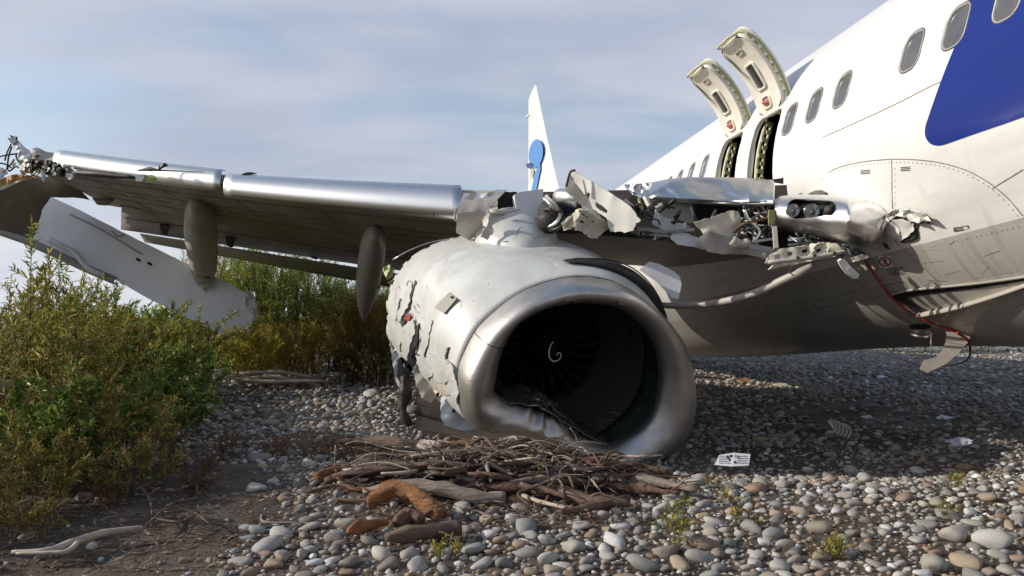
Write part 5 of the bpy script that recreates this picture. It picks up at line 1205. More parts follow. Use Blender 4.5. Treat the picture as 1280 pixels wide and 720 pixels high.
def build_duct():
    rings = []
    for i, s in enumerate(np.linspace(0.18, 1.05, 10)):
        u = smooth(0.15, .8, s); ring = []
        for k, th in enumerate(TH):
            r = RI[k] * (1 - u) + 0.76 * u; b = below(th) * (1 - u)
            ring.append(eng(th, r - b * .10 * abs(noise.noise(Vector((math.cos(th) * 5, math.sin(th) * 5, s * 6)))), s))
        rings.append(ring)
    MB().loft(rings).build('inlet_duct', M['duct'], ENG)
    # torn acoustic lining crumpled on the floor of the duct
    rs = random.Random(4); 
    for j, (t0, t1, s0, s1, h) in enumerate(((205, 262, 0.06, .42, .06), (250, 300, .10, .40, .035), (214, 285, .30, .62, .10))):
        v = []; f = []; n, m = 40, 14
        for i in range(n + 1):
            for q in range(m + 1):
                th = R(t0 + (t1 - t0) * i / n); k = int((th / (2 * math.pi)) * NA) % NA; s = s0 + (s1 - s0) * q / m
                e = math.sin(math.pi * i / n) ** .5
                r = RI[k] - .02 - e * h * (.35 + 1.0 * abs(noise.noise(Vector((i * .10, q * .22, j * 7)))) + .15 * noise.noise(Vector((i * .5, q * .6, j))))
                v.append(eng(th, r, s + .03 * noise.noise(Vector((i * .3, q * .3, 9)))))
        for i in range(n):
            for q in range(m): f.append((i * (m + 1) + q, i * (m + 1) + q + 1, (i + 1) * (m + 1) + q + 1, (i + 1) * (m + 1) + q))
        o = link_mesh('crumpled_lining', v, f, M['crushed'], ENG, solid=.006)
        try: o.data.set_sharp_from_angle(angle=R(30))
        except Exception: pass
    w = MB()
    for i in range(9):
        a = R(rs.uniform(270, 315)); w.tube([eng(a, .66, .1), eng(a + rs.uniform(-.1, .1), .55, .05), eng(a + rs.uniform(-.25, .25), .62, 0.0)], .006, 5, 4)
    w.build('torn_wires', M['dark'], ENG)
    # fan
    NB = 24; hub = 0.24
    fan = MB(); fan.loft([[eng(t, rr, s) for t in np.linspace(0, 2 * math.pi, 33)[:-1]] for rr, s in ((.02, .60), (.07, .64), (.15, .74), (.21, .86), (hub, .96), (hub, 1.2))], cap0=True)
    sp = fan.build('spinner', M['fan'], ENG)
    for i in range(NB):
        a0 = 2 * math.pi * i / NB; rings = []
        for rr in np.linspace(hub - .01, .755, 6):
            u = (rr - hub) / .515; tw = R(30 + 32 * u); wd = .12 + .06 * u; ca = a0 + .12 * u
            def q(c, h):
                da = (c * math.sin(tw) - h * math.cos(tw)) / rr; return eng(ca + da, rr, 1.0 + c * math.cos(tw) + h * math.sin(tw))
            rings.append([q(-wd / 1.6, 0), q(0, .007), q(wd / 1.6, 0), q(0, -.007)])
        MB().loft(rings, cap0=True, cap1=True).build('fan_blade', M['fan'], ENG)
    v = [eng(t, .77, 1.16) for t in TH]; link_mesh('fan_back', v, [tuple(range(NA))], M['interior'], ENG, False)
    # white swirl on the spinner
    pts = []
    for i in range(26):
        u = i / 25
        a = R(150) + u * R(395) if False else R(95 + 300 * u)
    sw = MB(); P2 = []
    # a hooked comma shape, drawn on the cone
    path = [(-.005, .115), (-.035, .085), (-.055, .045), (-.058, .0), (-.04, -.042), (-.002, -.062), (.038, -.05), (.058, -.015), (.048, .018), (.018, .022), (.006, .004)]
    for (x, y) in path:
        rr = math.hypot(x, y) ; s = .60 + (.04 * rr / .05 if rr < .07 else .056 + (rr - .07) * 1.25) - .012; P2.append(C0 + A * s + ER * x + EU * y)
    sw.tube(P2, [.006, .010, .012, .012, .012, .012, .011, .010, .009, .008, .006], 6, 5, flat=.6); sw.build('spinner_swirl', M['whitemark'], sp)
build_duct()

def ell(th, L_, R_, U_, Dn, p=2.35):
    c, s = math.cos(th), math.sin(th); a = R_ if c > 0 else L_; b = U_ if s > 0 else Dn
    return (abs(c / a) ** p + abs(s / b) ** p) ** (-1 / p)
COWL_ST = [(0.305, None), (0.9, (1.20, 1.12, 0.93, 0.84)), (1.6, (1.36, 1.18, 0.98, 0.96)), (2.5, (1.52, 1.15, 0.96, 1.02)), (3.2, (1.25, 1.05, .86, .76))]
def cowl_r(th, k, s):
    for i in range(len(COWL_ST) - 1):
        s0, e0 = COWL_ST[i]; s1, e1 = COWL_ST[i + 1]
        if s <= s1 or i == len(COWL_ST) - 2:
            u = (s - s0) / (s1 - s0); u = u if i else math.sin(u * math.pi / 2)
            r0 = RO[k] if e0 is None else ell(th, *e0); r1 = ell(th, *e1); return r0 + (r1 - r0) * u
def build_cowl():
    S = np.linspace(0.305, 2.55, 46); v = []; f = []; n = NA
    for i, s in enumerate(S):
        for k, th in enumerate(TH):
            r = cowl_r(th, k, s); d = math.degrees(th)
            ll = smooth(150, 185, d) * (1 - smooth(255, 290, d)); aft = smooth(.7, 2.0, s)
            r += ll * aft * (0.10 * abs(noise.noise(Vector((d * .06, s * 1.7, 2)))) - .05) + .004 * noise.noise(Vector((math.cos(th) * 2, math.sin(th) * 2, s * 1.5)))
            v.append(eng(th, r, s))
    def torn(i, k):
        s = S[i]; d = math.degrees(TH[k]); 
        nz = noise.noise(Vector((d * .09, s * 3.5, 1))); n2 = noise.noise(Vector((d * .30, s * 1.2, 5)))
        if 205 < d < 350:      # underside ripped open behind the lip
            lim = 2.3 - 1.85 * smooth(205, 246, d) + .32 * nz + .25 * n2
            if s > max(.42, lim): return True
        if 168 < d <= 212 and s > 1.3 and abs(((d - 168) % 9) - 4.5 + 2 * n2 - (s - 1.3) * 1.2) < .55 + (s - 1.3) * .55: return True
        if 120 < d < 200 and s > 2.45 + .12 * n2: return True
        return False
    for i in range(len(S) - 1):
        for k in range(n):
            if torn(i, k): continue
            f.append((i * n + k, i * n + (k + 1) % n, (i + 1) * n + (k + 1) % n, (i + 1) * n + k))
    return link_mesh('fan_cowl', v, f, M['nacelle'], ENG, solid=.012)
COWL = build_cowl()
def engine_extras():
    core = MB(); core.loft([[eng(t, r * (1 + .04 * noise.noise(Vector((math.cos(t) * 3, math.sin(t) * 3, s * 4)))), s) for t in np.linspace(0, 2 * math.pi, 49)[:-1]] for r, s in ((.80, .32), (.78, .62), (.60, .85), (.54, 1.6), (.48, 2.2), (.42, 3.2), (.3, 4.0))], cap1=True)
    core.build('engine_core', M['dark'], ENG)
    cp = MB(); rs = random.Random(8)
    for i in range(30):
        a = rs.uniform(R(150), R(300)); s = rs.uniform(1.0, 2.3); cp.tube([eng(a, .8, s), eng(a + rs.uniform(-.3, .3), .9, s + rs.uniform(-.4, .4)), eng(a + rs.uniform(-.5, .5), .78, s + rs.uniform(-.5, .5))], rs.uniform(.012, .03), 6, 4)
    cp.build('engine_pipes', M['crushed'], ENG)
    def oncowl(px, py, off=.006):
        o = Vector((0, 0, H)); d = (P(px, py, 1) - o).normalized(); t = 6.0
        while t < 11:
            p = o + d * t; q = p - C0; s = q.dot(A)
            if s > .31:
                u, w_ = q.dot(ER), q.dot(EU); th = math.atan2(w_, u) % (2 * math.pi); k = int(th / (2 * math.pi) * NA) % NA
                if math.hypot(u, w_) < cowl_r(th, k, s): return p - d * (off + .012)
            t += .01
        return None if off != .0 else o + d * 8
    # torn pieces hanging at the lower left of the cowl (pixels at real depth)
    pc = [('torn_cowl_strip', [(484, 398), (492, 380), (500, 372), (497, 392), (492, 412), (487, 412)], 8.9, 'nacelle', .04),
          ('torn_cowl_strip', [(486, 412), (497, 400), (505, 412), (500, 432), (503, 452), (500, 470), (506, 489), (500, 488), (493, 470), (489, 440)], 8.8, 'nacelle', .06),
          ('torn_cowl_strip', [(503, 410), (516, 398), (519, 414), (512, 436), (506, 462), (502, 446)], 8.6, 'nacelle', .05),
          ('hanging_cowl_panel', [(516, 460), (530, 457), (534, 468), (537, 484), (546, 494), (540, 503), (527, 498), (520, 480)], 8.0, 'cream', .03),
          ('torn_cowl_strip', [(520, 444), (536, 448), (541, 470), (532, 474), (524, 462)], 7.9, 'nacelle', .05),
          ('hanging_cowl_panel', [(551, 496), (557, 494), (566, 502), (571, 515), (586, 524), (600, 531), (588, 538), (572, 537), (556, 532), (551, 520)], 7.35, 'slabgrey', .07),
          ('torn_cowl_strip', [(534, 440), (560, 452), (566, 470), (556, 480), (545, 478), (540, 462)], 7.7, 'nacelle', .05),
          ('torn_cowl_strip', [(556, 448), (566, 458), (574, 490), (570, 505), (562, 490)], 7.4, 'nacelle', .05),
          ('dark_tear', [(516, 414), (525, 404), (522, 428), (514, 446), (518, 452), (512, 472), (505, 462), (509, 440)], 8.25, 'black', .04),
          ('dark_tear', [(519, 350), (521, 352), (514, 372), (509, 384), (507, 382), (513, 368)], 8.25, 'black', .04),
          ('dark_tear', [(505, 398), (508, 400), (500, 420), (497, 436), (494, 434), (497, 416)], 8.25, 'black', .04),
          ('dark_tear', [(528, 420), (530, 422), (522, 446), (519, 444)], 8.25, 'black', .04),
          ('dark_tear', [(560, 434), (562, 434), (558, 449), (556, 446)], 8.25, 'black', .04),
          ('dark_tear', [(498, 448), (503, 446), (504, 466), (500, 480), (496, 470)], 8.25, 'dark', .04),
          ('dark_tear', [(520, 456), (528, 452), (534, 456), (530, 462), (522, 466)], 8.25, 'dark', .04),
          ('torn_cowl_strip', [(524, 396), (540, 400), (536, 424), (530, 446), (522, 442), (528, 420)], 8.6, 'nacelle', .05),
          ('torn_cowl_strip', [(507, 360), (516, 352), (512, 378), (500, 402), (496, 398)], 8.6, 'nacelle', .05),
          ('dark_tear', [(542, 480), (556, 476), (566, 462), (572, 492), (556, 494), (549, 503), (543, 495)], 7.75, 'cream', .03)]
    for i, (nm, poly, y, mk, cr) in enumerate(pc):
        hug = nm in ('dark_tear', 'torn_cowl_strip')
        fp = plane_y(y, 0, 0, 0, 0, cr, .09, i)
        def fo(x, y_, fp=fp, nm=nm, i=i):
            p = oncowl(x, y_, .02 if nm == 'dark_tear' else .045 + .05 * abs(noise.noise(Vector((x * .08, y_ * .05, i)))))
            return p if p is not None else fp(x, y_)
        cdt_panel(nm, poly, fo if hug else fp, M[mk], ENG, 3, .9, 4, solid=.010)
    for (pts, r_) in (([(505, 470), (507, 490), (503, 510), (508, 530), (503, 545)], [.03, .07, .05, .05, .02]), ([(500, 486), (503, 500), (498, 515)], [.03, .05, .01]), ([(566, 515), (572, 500), (571, 488)], [.02, .03, .01])):
        MB().tube([P(x, y, 8.2 if x < 540 else 7.3) for x, y in pts], r_, 7, 4, wob=.6).build('hanging_insulation', M['dark'], ENG)
    # access plate, stencils, scratches
    q = [(543, 384), (562, 365), (571, 373), (555, 392)]
    MB().add([oncowl(*p, .015) for p in q] + [oncowl(*p, .05) for p in q], [(7, 6, 5, 4), (0, 1, 5, 4), (1, 2, 6, 5), (2, 3, 7, 6), (3, 0, 4, 7)]).build('access_panel', M['flapgrey'], COWL, False)
    MB().tube([oncowl(564, 371, .05), oncowl(566, 372, .055)], .012, 8, 1).build('panel_latch', M['dark'], COWL)
    for pts in ([(570, 345), (590, 331), (616, 319), (640, 309), (664, 311), (680, 311)], [(598, 341), (604, 337), (609, 334)], [(524, 352), (526, 334), (527, 326)], [(577, 319), (583, 325), (585, 323)], [(552, 438), (557, 428), (561, 424)], [(610, 355), (611, 354)], [(500, 440), (507, 425), (520, 408)], [(620, 302), (650, 306), (668, 312)], [(540, 342), (560, 325), (590, 310)]):
        MB().tube([oncowl(*p, .0) for p in pts], [.002, .006, .002] if len(pts) > 2 else .006, 4, 5, flat=.5).build('scratch', M['seam'], COWL)
    g_ = random.Random(12); scr = MB()
    for i in range(46):
        x = g_.uniform(500, 600); y = g_.uniform(318, 480) ; a = g_.gauss(1.9, .5); L_ = g_.uniform(3, 14)
        pts = [(x, y), (x + L_ * .5 * math.cos(a) + g_.uniform(-1, 1), y - L_ * .5 * math.sin(a)), (x + L_ * math.cos(a), y - L_ * math.sin(a))]
        w_ = [oncowl(*p, .0) for p in pts]
        if all(abs(w_[k].y - w_[0].y) < .4 for k in (1, 2)): scr.tube(w_, [.0012, .0035, .001], 4, 3, flat=.5)
    o_ = scr.build('fine_scratches', M['seam'], COWL); o_['kind'] = 'stuff'
    riv = MB()
    for k in range(0, NA, 1):
        for rr_, ss_ in ((1.004, .335), (1.004, .36)):
            th = TH[k]; p = eng(th, cowl_r(th, k, ss_) + .008, ss_); t_ = (-ER * math.sin(th) + EU * math.cos(th)) * .004; riv.add([p + t_, p + A * .004, p - t_, p - A * .004], [(0, 1, 2, 3)])
    o_ = riv.build('cowl_rivets', M['seam'], COWL, False); o_['kind'] = 'stuff'
    for cx, cy, rx, ry in ((530, 409, 4.5, 7.5), (512, 357, 3.5, 6)):
        MB().tube([oncowl(cx + rx * math.cos(a), cy + ry * math.sin(a), .0) for a in np.linspace(0, 2 * math.pi, 15)], .004, 4, 1).build('stencil_ring', M['redwood'], COWL)
    cdt_panel('red_marking', [(506, 398), (509, 393), (510, 389), (511, 394), (514, 393), (512, 399), (509, 404), (508, 400)], lambda x, y: oncowl(x, y, .05), M['red'], COWL, 2, .6, 3, solid=.003)
    # black seal and open cowl edge on the right side
    for (r0, r1, s, mk, nm) in ((1.0, 1.02, 0.62, 'black', 'cowl_seal'),):
        rings = []
        for d in np.linspace(88, -62, 60):
            th = R(d) % (2 * math.pi); k = int(th / (2 * math.pi) * NA) % NA; e = smooth(88, 45, d) * (1 - smooth(-35, -62, d)); b = cowl_r(th, k, .75)
            rings.append([eng(th, b + dr * e + .002, ss) for dr, ss in ((-.02, .56), (.055, .60), (.085, .68), (.085, .78), (.06, .86), (-.02, .92))])
        MB().loft(rings, cap0=True, cap1=True).build(nm, M['black'], ENG)
    for dr, s_ in ((.105, .74), (.07, .63)):
        MB().tube([eng(R(d), cowl_r(R(d) % (2 * math.pi), int((R(d) % (2 * math.pi)) / (2 * math.pi) * NA) % NA, .75) + dr * smooth(88, 45, d), s_) for d in np.linspace(86, -50, 40)], .007, 5, 1).build('cowl_edge', M['dark'], ENG)
    # pylon hump behind the cowl
    rings = []
    for i, u in enumerate(np.linspace(0, 1, 20)):
        c = P(664, 309, 7.85) + A * (u * 1.8); w = .52 * math.sin(min(1, u * 2.4 + .06) * math.pi / 2) ** .8 * (1 - .30 * u); h = .40 * math.sin(min(1, u * 2.2 + .05) * math.pi / 2) ** .8
        rings.append([c + ER * w * math.cos(a) + Vector((0, 0, 1)) * (h * math.sin(a) - .05) for a in np.linspace(0, 2 * math.pi, 37)[:-1]])
    py = MB().loft(rings, cap0=True, cap1=True).build('pylon_fairing', M['nacelle'], ENG)
    def onhump(x, y):
        o = Vector((0, 0, H)); d = P(x, y, 1) - o
        return P(x, y, 8.02)
    for pts in ([(645, 296), (647, 289), (652, 283)], [(667, 299), (673, 295), (680, 292)], [(629, 302), (636, 302)]):
        MB().tube([P(x, y, 7.83 if y < 290 else 7.75) for x, y in pts], [.003, .008, .003] if len(pts) > 2 else .006, 4, 4).build('scratch', M['seam'], py)
    cdt_panel('torn_pylon_edge', [(611, 262), (618, 266), (632, 268), (624, 274), (615, 280), (617, 290), (609, 300), (600, 296), (606, 284), (603, 276)], plane_y(8.0, 0, 0, 0, 0, .06, .1, 3), M['fairing'], ENG, 3, .8, 4, solid=.015)
    # rod and torn green bits at the upper left
    MB().tube([P(491, 325, 9.6), P(510, 314, 9.5), P(535, 304, 9.4), (P(560, 299, 9.3)), P(585, 298, 9.0)], .012, 6, 4).build('bent_rod', M['silver'], ENG)
    cdt_panel('torn_primer_skin', [(480, 334), (487, 331), (493, 336), (491, 346), (484, 350), (481, 344)], plane_y(9.4, crumple=.06, cs=.2), M['green'], ENG, 2, .8, 3, solid=.012)
    cdt_panel('torn_primer_skin', [(484, 353), (498, 346), (504, 332), (507, 340), (514, 336), (508, 350), (500, 358), (488, 357)], plane_y(9.3, crumple=.08, cs=.15), M['green'], ENG, 2, .9, 3, solid=.012)
engine_extras()

# ------------------------------------------------------------------ broken outer wing lying behind the bushes
def broken_wing():
    loc = P(160, 320, 13.8); loc.z = 0
    B = thing('broken_outer_wing', 'pale broken outer wing slab sloping down behind the bushes at left', 'wing section', loc)
    Yf = lambda x, y: 13.3 + (x) * 0.003 + (y - 300) * -0.002
    poly = [(-60, 200), (20, 226), (63, 246), (110, 268), (152, 290), (205, 316), (253, 340), (290, 357), (320, 373), (322, 380), (318, 392), (310, 425), (280, 420), (240, 400), (185, 373), (140, 347), (110, 332), (77, 316), (37, 298), (0, 285), (-60, 262)]
    pos = lambda x, y: P(x, y, Yf(x, y) + .02 * noise.noise(Vector((x * .03, y * .03, 0))))
    up = cdt_panel('upper_skin', poly, pos, M['slabwhite'], B, 10, .25, 14, solid=.10)
    MB().tube([pos(x, y) + Vector((0, -.08, 0)) for x, y in ((90, 268), (125, 285), (155, 303), (180, 318))], .012, 5, 3).build('skin_seam', M['flapgrey'], up)
    MB().tube([pos(x, y) + Vector((0, -.07, 0)) for x, y in ((142, 289), (150, 296), (158, 293))], .010, 5, 3).build('skin_seam', M['flapgrey'], up)
    for (x, y, a) in ((175, 325, .5), (189, 330, .6)):
        ring = [pos(x + 3.4 * math.cos(t), y + 1.9 * math.sin(t) + 1.4 * math.cos(t)) + Vector((0, -.06, 0)) for t in np.linspace(0, 6.283, 13)[:-1]]
        MB().add(ring, [tuple(range(12))]).build('access_hole', M['interior'], up, False)
    MB().loft([[pos(x, y + dy) + Vector((0, dd, 0)) for x, y in ((-60, 263), (0, 286), (37, 299), (77, 317), (110, 333), (150, 350))] for dy, dd in ((-3, -.08), (2, -.20), (7, -.16), (9, .1))], closed=False).build('spoiler_edge', M['flapgrey'], B)
    MB().tube([pos(x, y) + Vector((0, -.25, 0)) for x, y in ((70, 300), (90, 310), (104, 318), (120, 336), (140, 346))], .05, 7, 4).build('hinge_rail', M['slabgrey'], B)
    for i, poly in enumerate(([(306, 370), (318, 364), (322, 380), (318, 392), (310, 390), (306, 380)], [(284, 386), (296, 384), (300, 396), (294, 404), (288, 396)], [(304, 388), (320, 384), (324, 396), (312, 402)], [(308, 372), (314, 360), (317, 374)])):
        cdt_panel('crumpled_tip', poly, plane_y(14.0, crumple=.25, cs=.15, seed=i), M['white'], B, 3, 1, 4, solid=.02)
    cdt_panel('tip_cavity', [(294, 386), (308, 388), (312, 400), (300, 402), (294, 396)], plane_y(14.15, crumple=.1), M['dark'], B, 3, .8, 5, solid=.02)
    for pts in ([(315, 372), (311, 362), (307, 354)], [(320, 378), (322, 368), (320, 362)]): MB().tube([P(x, y, 14.0) for x, y in pts], .015, 5, 3).build('loose_wire', M['dark'], B)
    return B
broken_wing()

# ------------------------------------------------------------------ VEGETATION
def rot_to(d):
    d = d / np.linalg.norm(d); a = np.array([0, 0, 1.0]) if abs(d[2]) < .95 else np.array([1.0, 0, 0]); x = np.cross(d, a); x /= np.linalg.norm(x); return x, np.cross(x, d)
PAL_WILLOW = [(0.29, 0.312, 0.058), (0.218, 0.266, 0.049), (0.405, 0.392, 0.074), (0.16, 0.196, 0.041), (0.552, 0.46, 0.114), (0.348, 0.254, 0.065)]
PAL_GREEN = [(0.119, 0.179, 0.033), (0.159, 0.231, 0.045), (0.211, 0.273, 0.06), (0.265, 0.315, 0.074)]
PAL_YELLOW = [(0.423, 0.369, 0.048), (0.339, 0.324, 0.048), (0.538, 0.425, 0.063), (0.255, 0.247, 0.04)]
PAL_BROWN = [(0.347, 0.223, 0.064), (0.245, 0.152, 0.051), (0.408, 0.285, 0.089), (0.183, 0.178, 0.044), (0.286, 0.232, 0.051)]
PAL_RED = [(0.24, 0.09, 0.036), (0.192, 0.108, 0.048), (0.156, 0.06, 0.03), (0.156, 0.132, 0.048)]
def plant(name, label, cat, x, y, rad, h, nst, nlf, ll, lw, pal, seed, group=None, lean=0.45, bend=0.2, leaf_from=0.2, twigs=3, zoff=0.0, wiry=0.35, droop=0.0, lean_to=None):
    g = np.random.default_rng(seed); z0 = gz(x, y) + zoff; root = thing(name, label, cat, (x, y, z0), group)
    SV = []; SF = []; k = 0; LV = []; LF = []; LC = []; segs = []
    for i in range(nst):
        a = g.uniform(0, 2 * math.pi); rr = rad * math.sqrt(g.uniform(0, 1)) * .45; b = np.array([x + rr * math.cos(a), y + rr * math.sin(a), z0 - .02])
        tip_r = rad * g.uniform(.2, 1.0); hh = h * g.uniform(.74 if nst >= 50 else .55, 1.0) * (1 - .35 * (tip_r / rad) ** 2); a2 = a + g.normal(0, .5)
        top = np.array([x + tip_r * math.cos(a2), y + tip_r * math.sin(a2), z0 + hh])
        if lean_to is not None: top[:2] += np.array(lean_to) * g.uniform(.3, 1)
        mid = (b + top) / 2 + np.array([g.normal(0, bend) * rad * .4, g.normal(0, bend) * rad * .4, hh * .14 + droop * h])
        def curve(t): return (1 - t) ** 2 * b + 2 * t * (1 - t) * mid + t * t * top
        pts = [curve(t) for t in np.linspace(0, 1, 7)]; segs.append((pts, .010 * h * .6))
        for j in range(twigs):
            t = g.uniform(.3, .9); p = curve(t); d = (curve(min(1, t + .1)) - p); d /= np.linalg.norm(d) + 1e-9; e = d * .6 + np.array([g.normal(0, .5), g.normal(0, .5), g.uniform(0, .5)]); ln = h * g.uniform(.12, .3)
            segs.append(([p, p + e * ln * .5 + np.array([0, 0, .02]), p + e * ln], .004 * h * .6))
    for pts, r0 in segs:
        n = len(pts)
        for i, p in enumerate(pts):
            d = pts[min(i + 1, n - 1)] - pts[max(i - 1, 0)]; u, v = rot_to(d); r = max(.0018, r0 * (1 - .8 * i / (n - 1)))
            for q in range(3): a = 2.0944 * q; SV.append(p + u * math.cos(a) * r + v * math.sin(a) * r)
        for i in range(n - 1):
            for q in range(3): SF.append((k + i * 3 + q, k + i * 3 + (q + 1) % 3, k + (i + 1) * 3 + (q + 1) % 3, k + (i + 1) * 3 + q))
        k += 3 * n
    me = link_mesh('stems', SV, SF, M['stem'], root)
    # leaves
    lens = np.array([np.linalg.norm(p[-1] - p[0]) for p, _ in segs]); pr = lens / lens.sum(); idx = g.choice(len(segs), nlf, p=pr)
    P0 = np.zeros((nlf, 3)); Dd = np.zeros((nlf, 3))
    for i in range(nlf):
        pts = segs[idx[i]][0]; n = len(pts); lo = leaf_from if n > 3 else .1; t = (lo + (1 - lo) * g.uniform(0, 1) ** .8) * (n - 1); a = min(int(t), n - 2); P0[i] = pts[a] + (pts[a + 1] - pts[a]) * (t - a); Dd[i] = pts[a + 1] - pts[a]
    Dd /= np.linalg.norm(Dd, axis=1)[:, None] + 1e-9
    Dd = Dd * g.uniform(.2, .9, (nlf, 1)) + g.normal(0, .55, (nlf, 3)); Dd[:, 2] += .15; Dd /= np.linalg.norm(Dd, axis=1)[:, None]
    up = g.normal(0, .5, (nlf, 3)) + np.array([0, 0, 1.0]); S = np.cross(Dd, up); S /= np.linalg.norm(S, axis=1)[:, None] + 1e-9; Nn = np.cross(S, Dd)
    L = (ll * g.uniform(.55, 1.25, nlf))[:, None]; Wd = (lw * g.uniform(.7, 1.2, nlf))[:, None]
    P0 += g.normal(0, .006, (nlf, 3))
    v0 = P0; v1 = P0 + Dd * L * .45 + S * Wd / 2 + Nn * Wd * .18; v2 = P0 + Dd * L - Nn * L * .12; v3 = P0 + Dd * L * .45 - S * Wd / 2 + Nn * Wd * .18
    V = np.stack([v0, v1, v2, v3], 1).reshape(-1, 3); base_ = np.arange(nlf) * 4
    Fc = np.concatenate([np.stack([base_, base_ + 1, base_ + 2], 1), np.stack([base_, base_ + 2, base_ + 3], 1)])
    pc = np.array(pal); ci = g.integers(0, len(pal), nlf); c = pc[ci] * g.uniform(.7, 1.3, (nlf, 1))
    C = np.repeat(np.concatenate([c, np.ones((nlf, 1))], 1), 4, axis=0)
    o = bulk('foliage', V, Fc, C, M['leaf'], False); o['kind'] = 'stuff'; attach(o, root)
    return root
G1 = 'willow shrubs at the left edge of the gravel'
plant('willow_shrub', 'tallest willow sprig rising in front of the broken wing slab', 'shrub', -3.75, 6.2, .34, 2.02, 9, 1500, .085, .017, PAL_WILLOW, 1, G1, leaf_from=.35, bend=.1)
plant('willow_shrub', 'dense yellow-green willow shrub at the far left edge, in front of the wing tip', 'shrub', -4.5, 6.6, .8, 1.55, 34, 7000, .075, .015, PAL_WILLOW, 2, G1)
plant('willow_shrub', 'broad willow shrub with brownish leaves in the middle of the left thicket', 'shrub', -3.95, 7.1, .80, 1.36, 34, 8000, .07, .014, PAL_WILLOW[:3] + PAL_BROWN[:2], 3, G1)
plant('willow_shrub', 'dark green broad-leaved shrub low at the right edge of the thicket, nearest the gravel', 'shrub', -4.15, 8.6, .90, .98, 30, 7000, .085, .024, PAL_GREEN, 4, G1)
plant('willow_shrub', 'willow shrub whose dark drooping twig crosses the broken wing slab', 'shrub', -5.0, 8.6, .95, 1.75, 28, 6500, .075, .015, PAL_WILLOW, 5, G1)
plant('willow_shrub', 'willow shrub with bright tips just below the torn flap fairing', 'shrub', -4.85, 9.8, 1.0, 1.28, 32, 7500, .08, .018, PAL_WILLOW, 6, G1)
plant('leafy_shrub', 'bright green low shrub at the bottom left edge of the photograph', 'shrub', -3.25, 5.5, .65, .80, 30, 5000, .07, .022, PAL_GREEN, 7, G1)
plant('leafy_shrub', 'olive shrub with bare lower twigs beside the dark mud', 'shrub', -3.05, 5.75, .55, .70, 30, 4200, .055, .013, PAL_WILLOW[:2] + PAL_BROWN, 8, G1, lean_to=(.25, -.1))
plant('willow_shrub', 'sparse twiggy shrub with reddish stems in the lower left thicket', 'shrub', -3.6, 5.7, .7, 1.15, 30, 5200, .055, .012, PAL_BROWN + PAL_WILLOW[:2], 9, G1)
plant('willow_shrub', 'thick green shrub behind the sparse reddish one at the left edge', 'shrub', -6.0, 8.0, 1.0, 1.45, 34, 7000, .08, .016, PAL_WILLOW, 10, G1)
plant('leafy_shrub', 'deep green shrub leaning over the pale cobbles left of the gravel bar', 'shrub', -3.45, 7.4, .55, .66, 26, 4200, .08, .022, PAL_GREEN, 12, G1)
plant('leafy_shrub', 'mid green shrub at the foot of the thicket, close behind the muddy patch', 'shrub', -3.35, 6.4, .55, .82, 26, 4200, .07, .020, PAL_GREEN + PAL_WILLOW[:2], 13, G1)
plant('willow_shrub', 'far willow shrub between the slab end and the thicket', 'shrub', -5.9, 12.2, 1.2, 1.15, 30, 6000, .09, .02, PAL_GREEN + PAL_WILLOW[:1], 14, G1)
plant('leafy_shrub', 'brownish shrub with fallen twigs at the very left edge, just above the grey twisted branch', 'shrub', -3.05, 4.75, .50, .55, 26, 3600, .055, .012, PAL_BROWN + PAL_WILLOW[:2], 15, G1)
plant('leafy_shrub', 'low shrub of brown and green leaves on the mud left of the twig sprawl', 'shrub', -2.6, 5.25, .45, .42, 24, 2600, .045, .010, PAL_BROWN + PAL_RED[:1] + PAL_GREEN[2:], 16, G1)
plant('leafy_shrub', 'small brown shrub in the bottom left corner of the photograph', 'shrub', -2.75, 4.2, .35, .26, 20, 1400, .040, .009, PAL_BROWN, 17, G1)
plant('willow_shrub', 'green shrub hiding the lower edge of the broken slab, right of the thicket', 'shrub', -4.95, 11.2, .95, 1.42, 34, 7500, .08, .018, PAL_WILLOW[:3] + PAL_GREEN[2:], 18, G1)
plant('willow_shrub', 'fresh green shrub filling the gap between thicket and slab below the outer fairing', 'shrub', -5.75, 10.6, 1.0, 1.6, 34, 7500, .085, .018, PAL_GREEN[1:] + PAL_WILLOW[:2], 19, G1)
# wider belt of shrubs left of the view; they shade the foreground
for i, (x, y, rd, h) in enumerate(((-4.6, 4.2, .8, 1.35), (-5.6, 3.0, 1.0, 1.9), (-4.9, 1.6, .9, 1.9), (-6.6, 5.6, 1.1, 1.7), (-6.9, 1.9, 1.1, 2.3), (-4.5, .3, .9, 1.7))):
    plant('willow_shrub', 'willow shrub of the belt beyond the left edge that shades the foreground', 'shrub', x, y, rd, h, 24, 3800, .09, .026, PAL_WILLOW, 40 + i, 'shrub belt beyond the left edge')
G2 = 'bushes under the wing'
PG2 = [tuple(c * 1.45 for c in q) for q in PAL_GREEN]; PY2 = [tuple(c * 1.25 for c in q) for q in PAL_YELLOW]; PB2 = [tuple(c * 1.3 for c in q) for q in PAL_BROWN]  # brightened leaf palettes: missing sunlight under the wing is put into the colour
plant('yellow_bush', 'small yellow-green rounded bush in front of the end of the broken slab', 'bush', -4.55, 13.2, .72, 1.0, 90, 9000, .06, .012, PY2, 20, G2)
plant('feathery_bush', 'tall feathery green bush under the wing between the two flap fairings', 'bush', -4.9, 16.2, 1.8, 2.75, 130, 26000, .09, .017, PG2 + PY2[1:2], 21, G2)
plant('feathery_bush', 'yellowish feathery bush with a flat top, left of the tall green one under the wing', 'bush', -6.3, 17.3, 1.8, 2.85, 120, 20000, .10, .018, PY2 + PG2[1:3], 22, G2)
plant('feathery_bush', 'dark green bush behind the tip of the inner flap fairing', 'bush', -3.3, 16.6, 1.5, 2.3, 100, 17000, .09, .017, PG2, 23, G2)
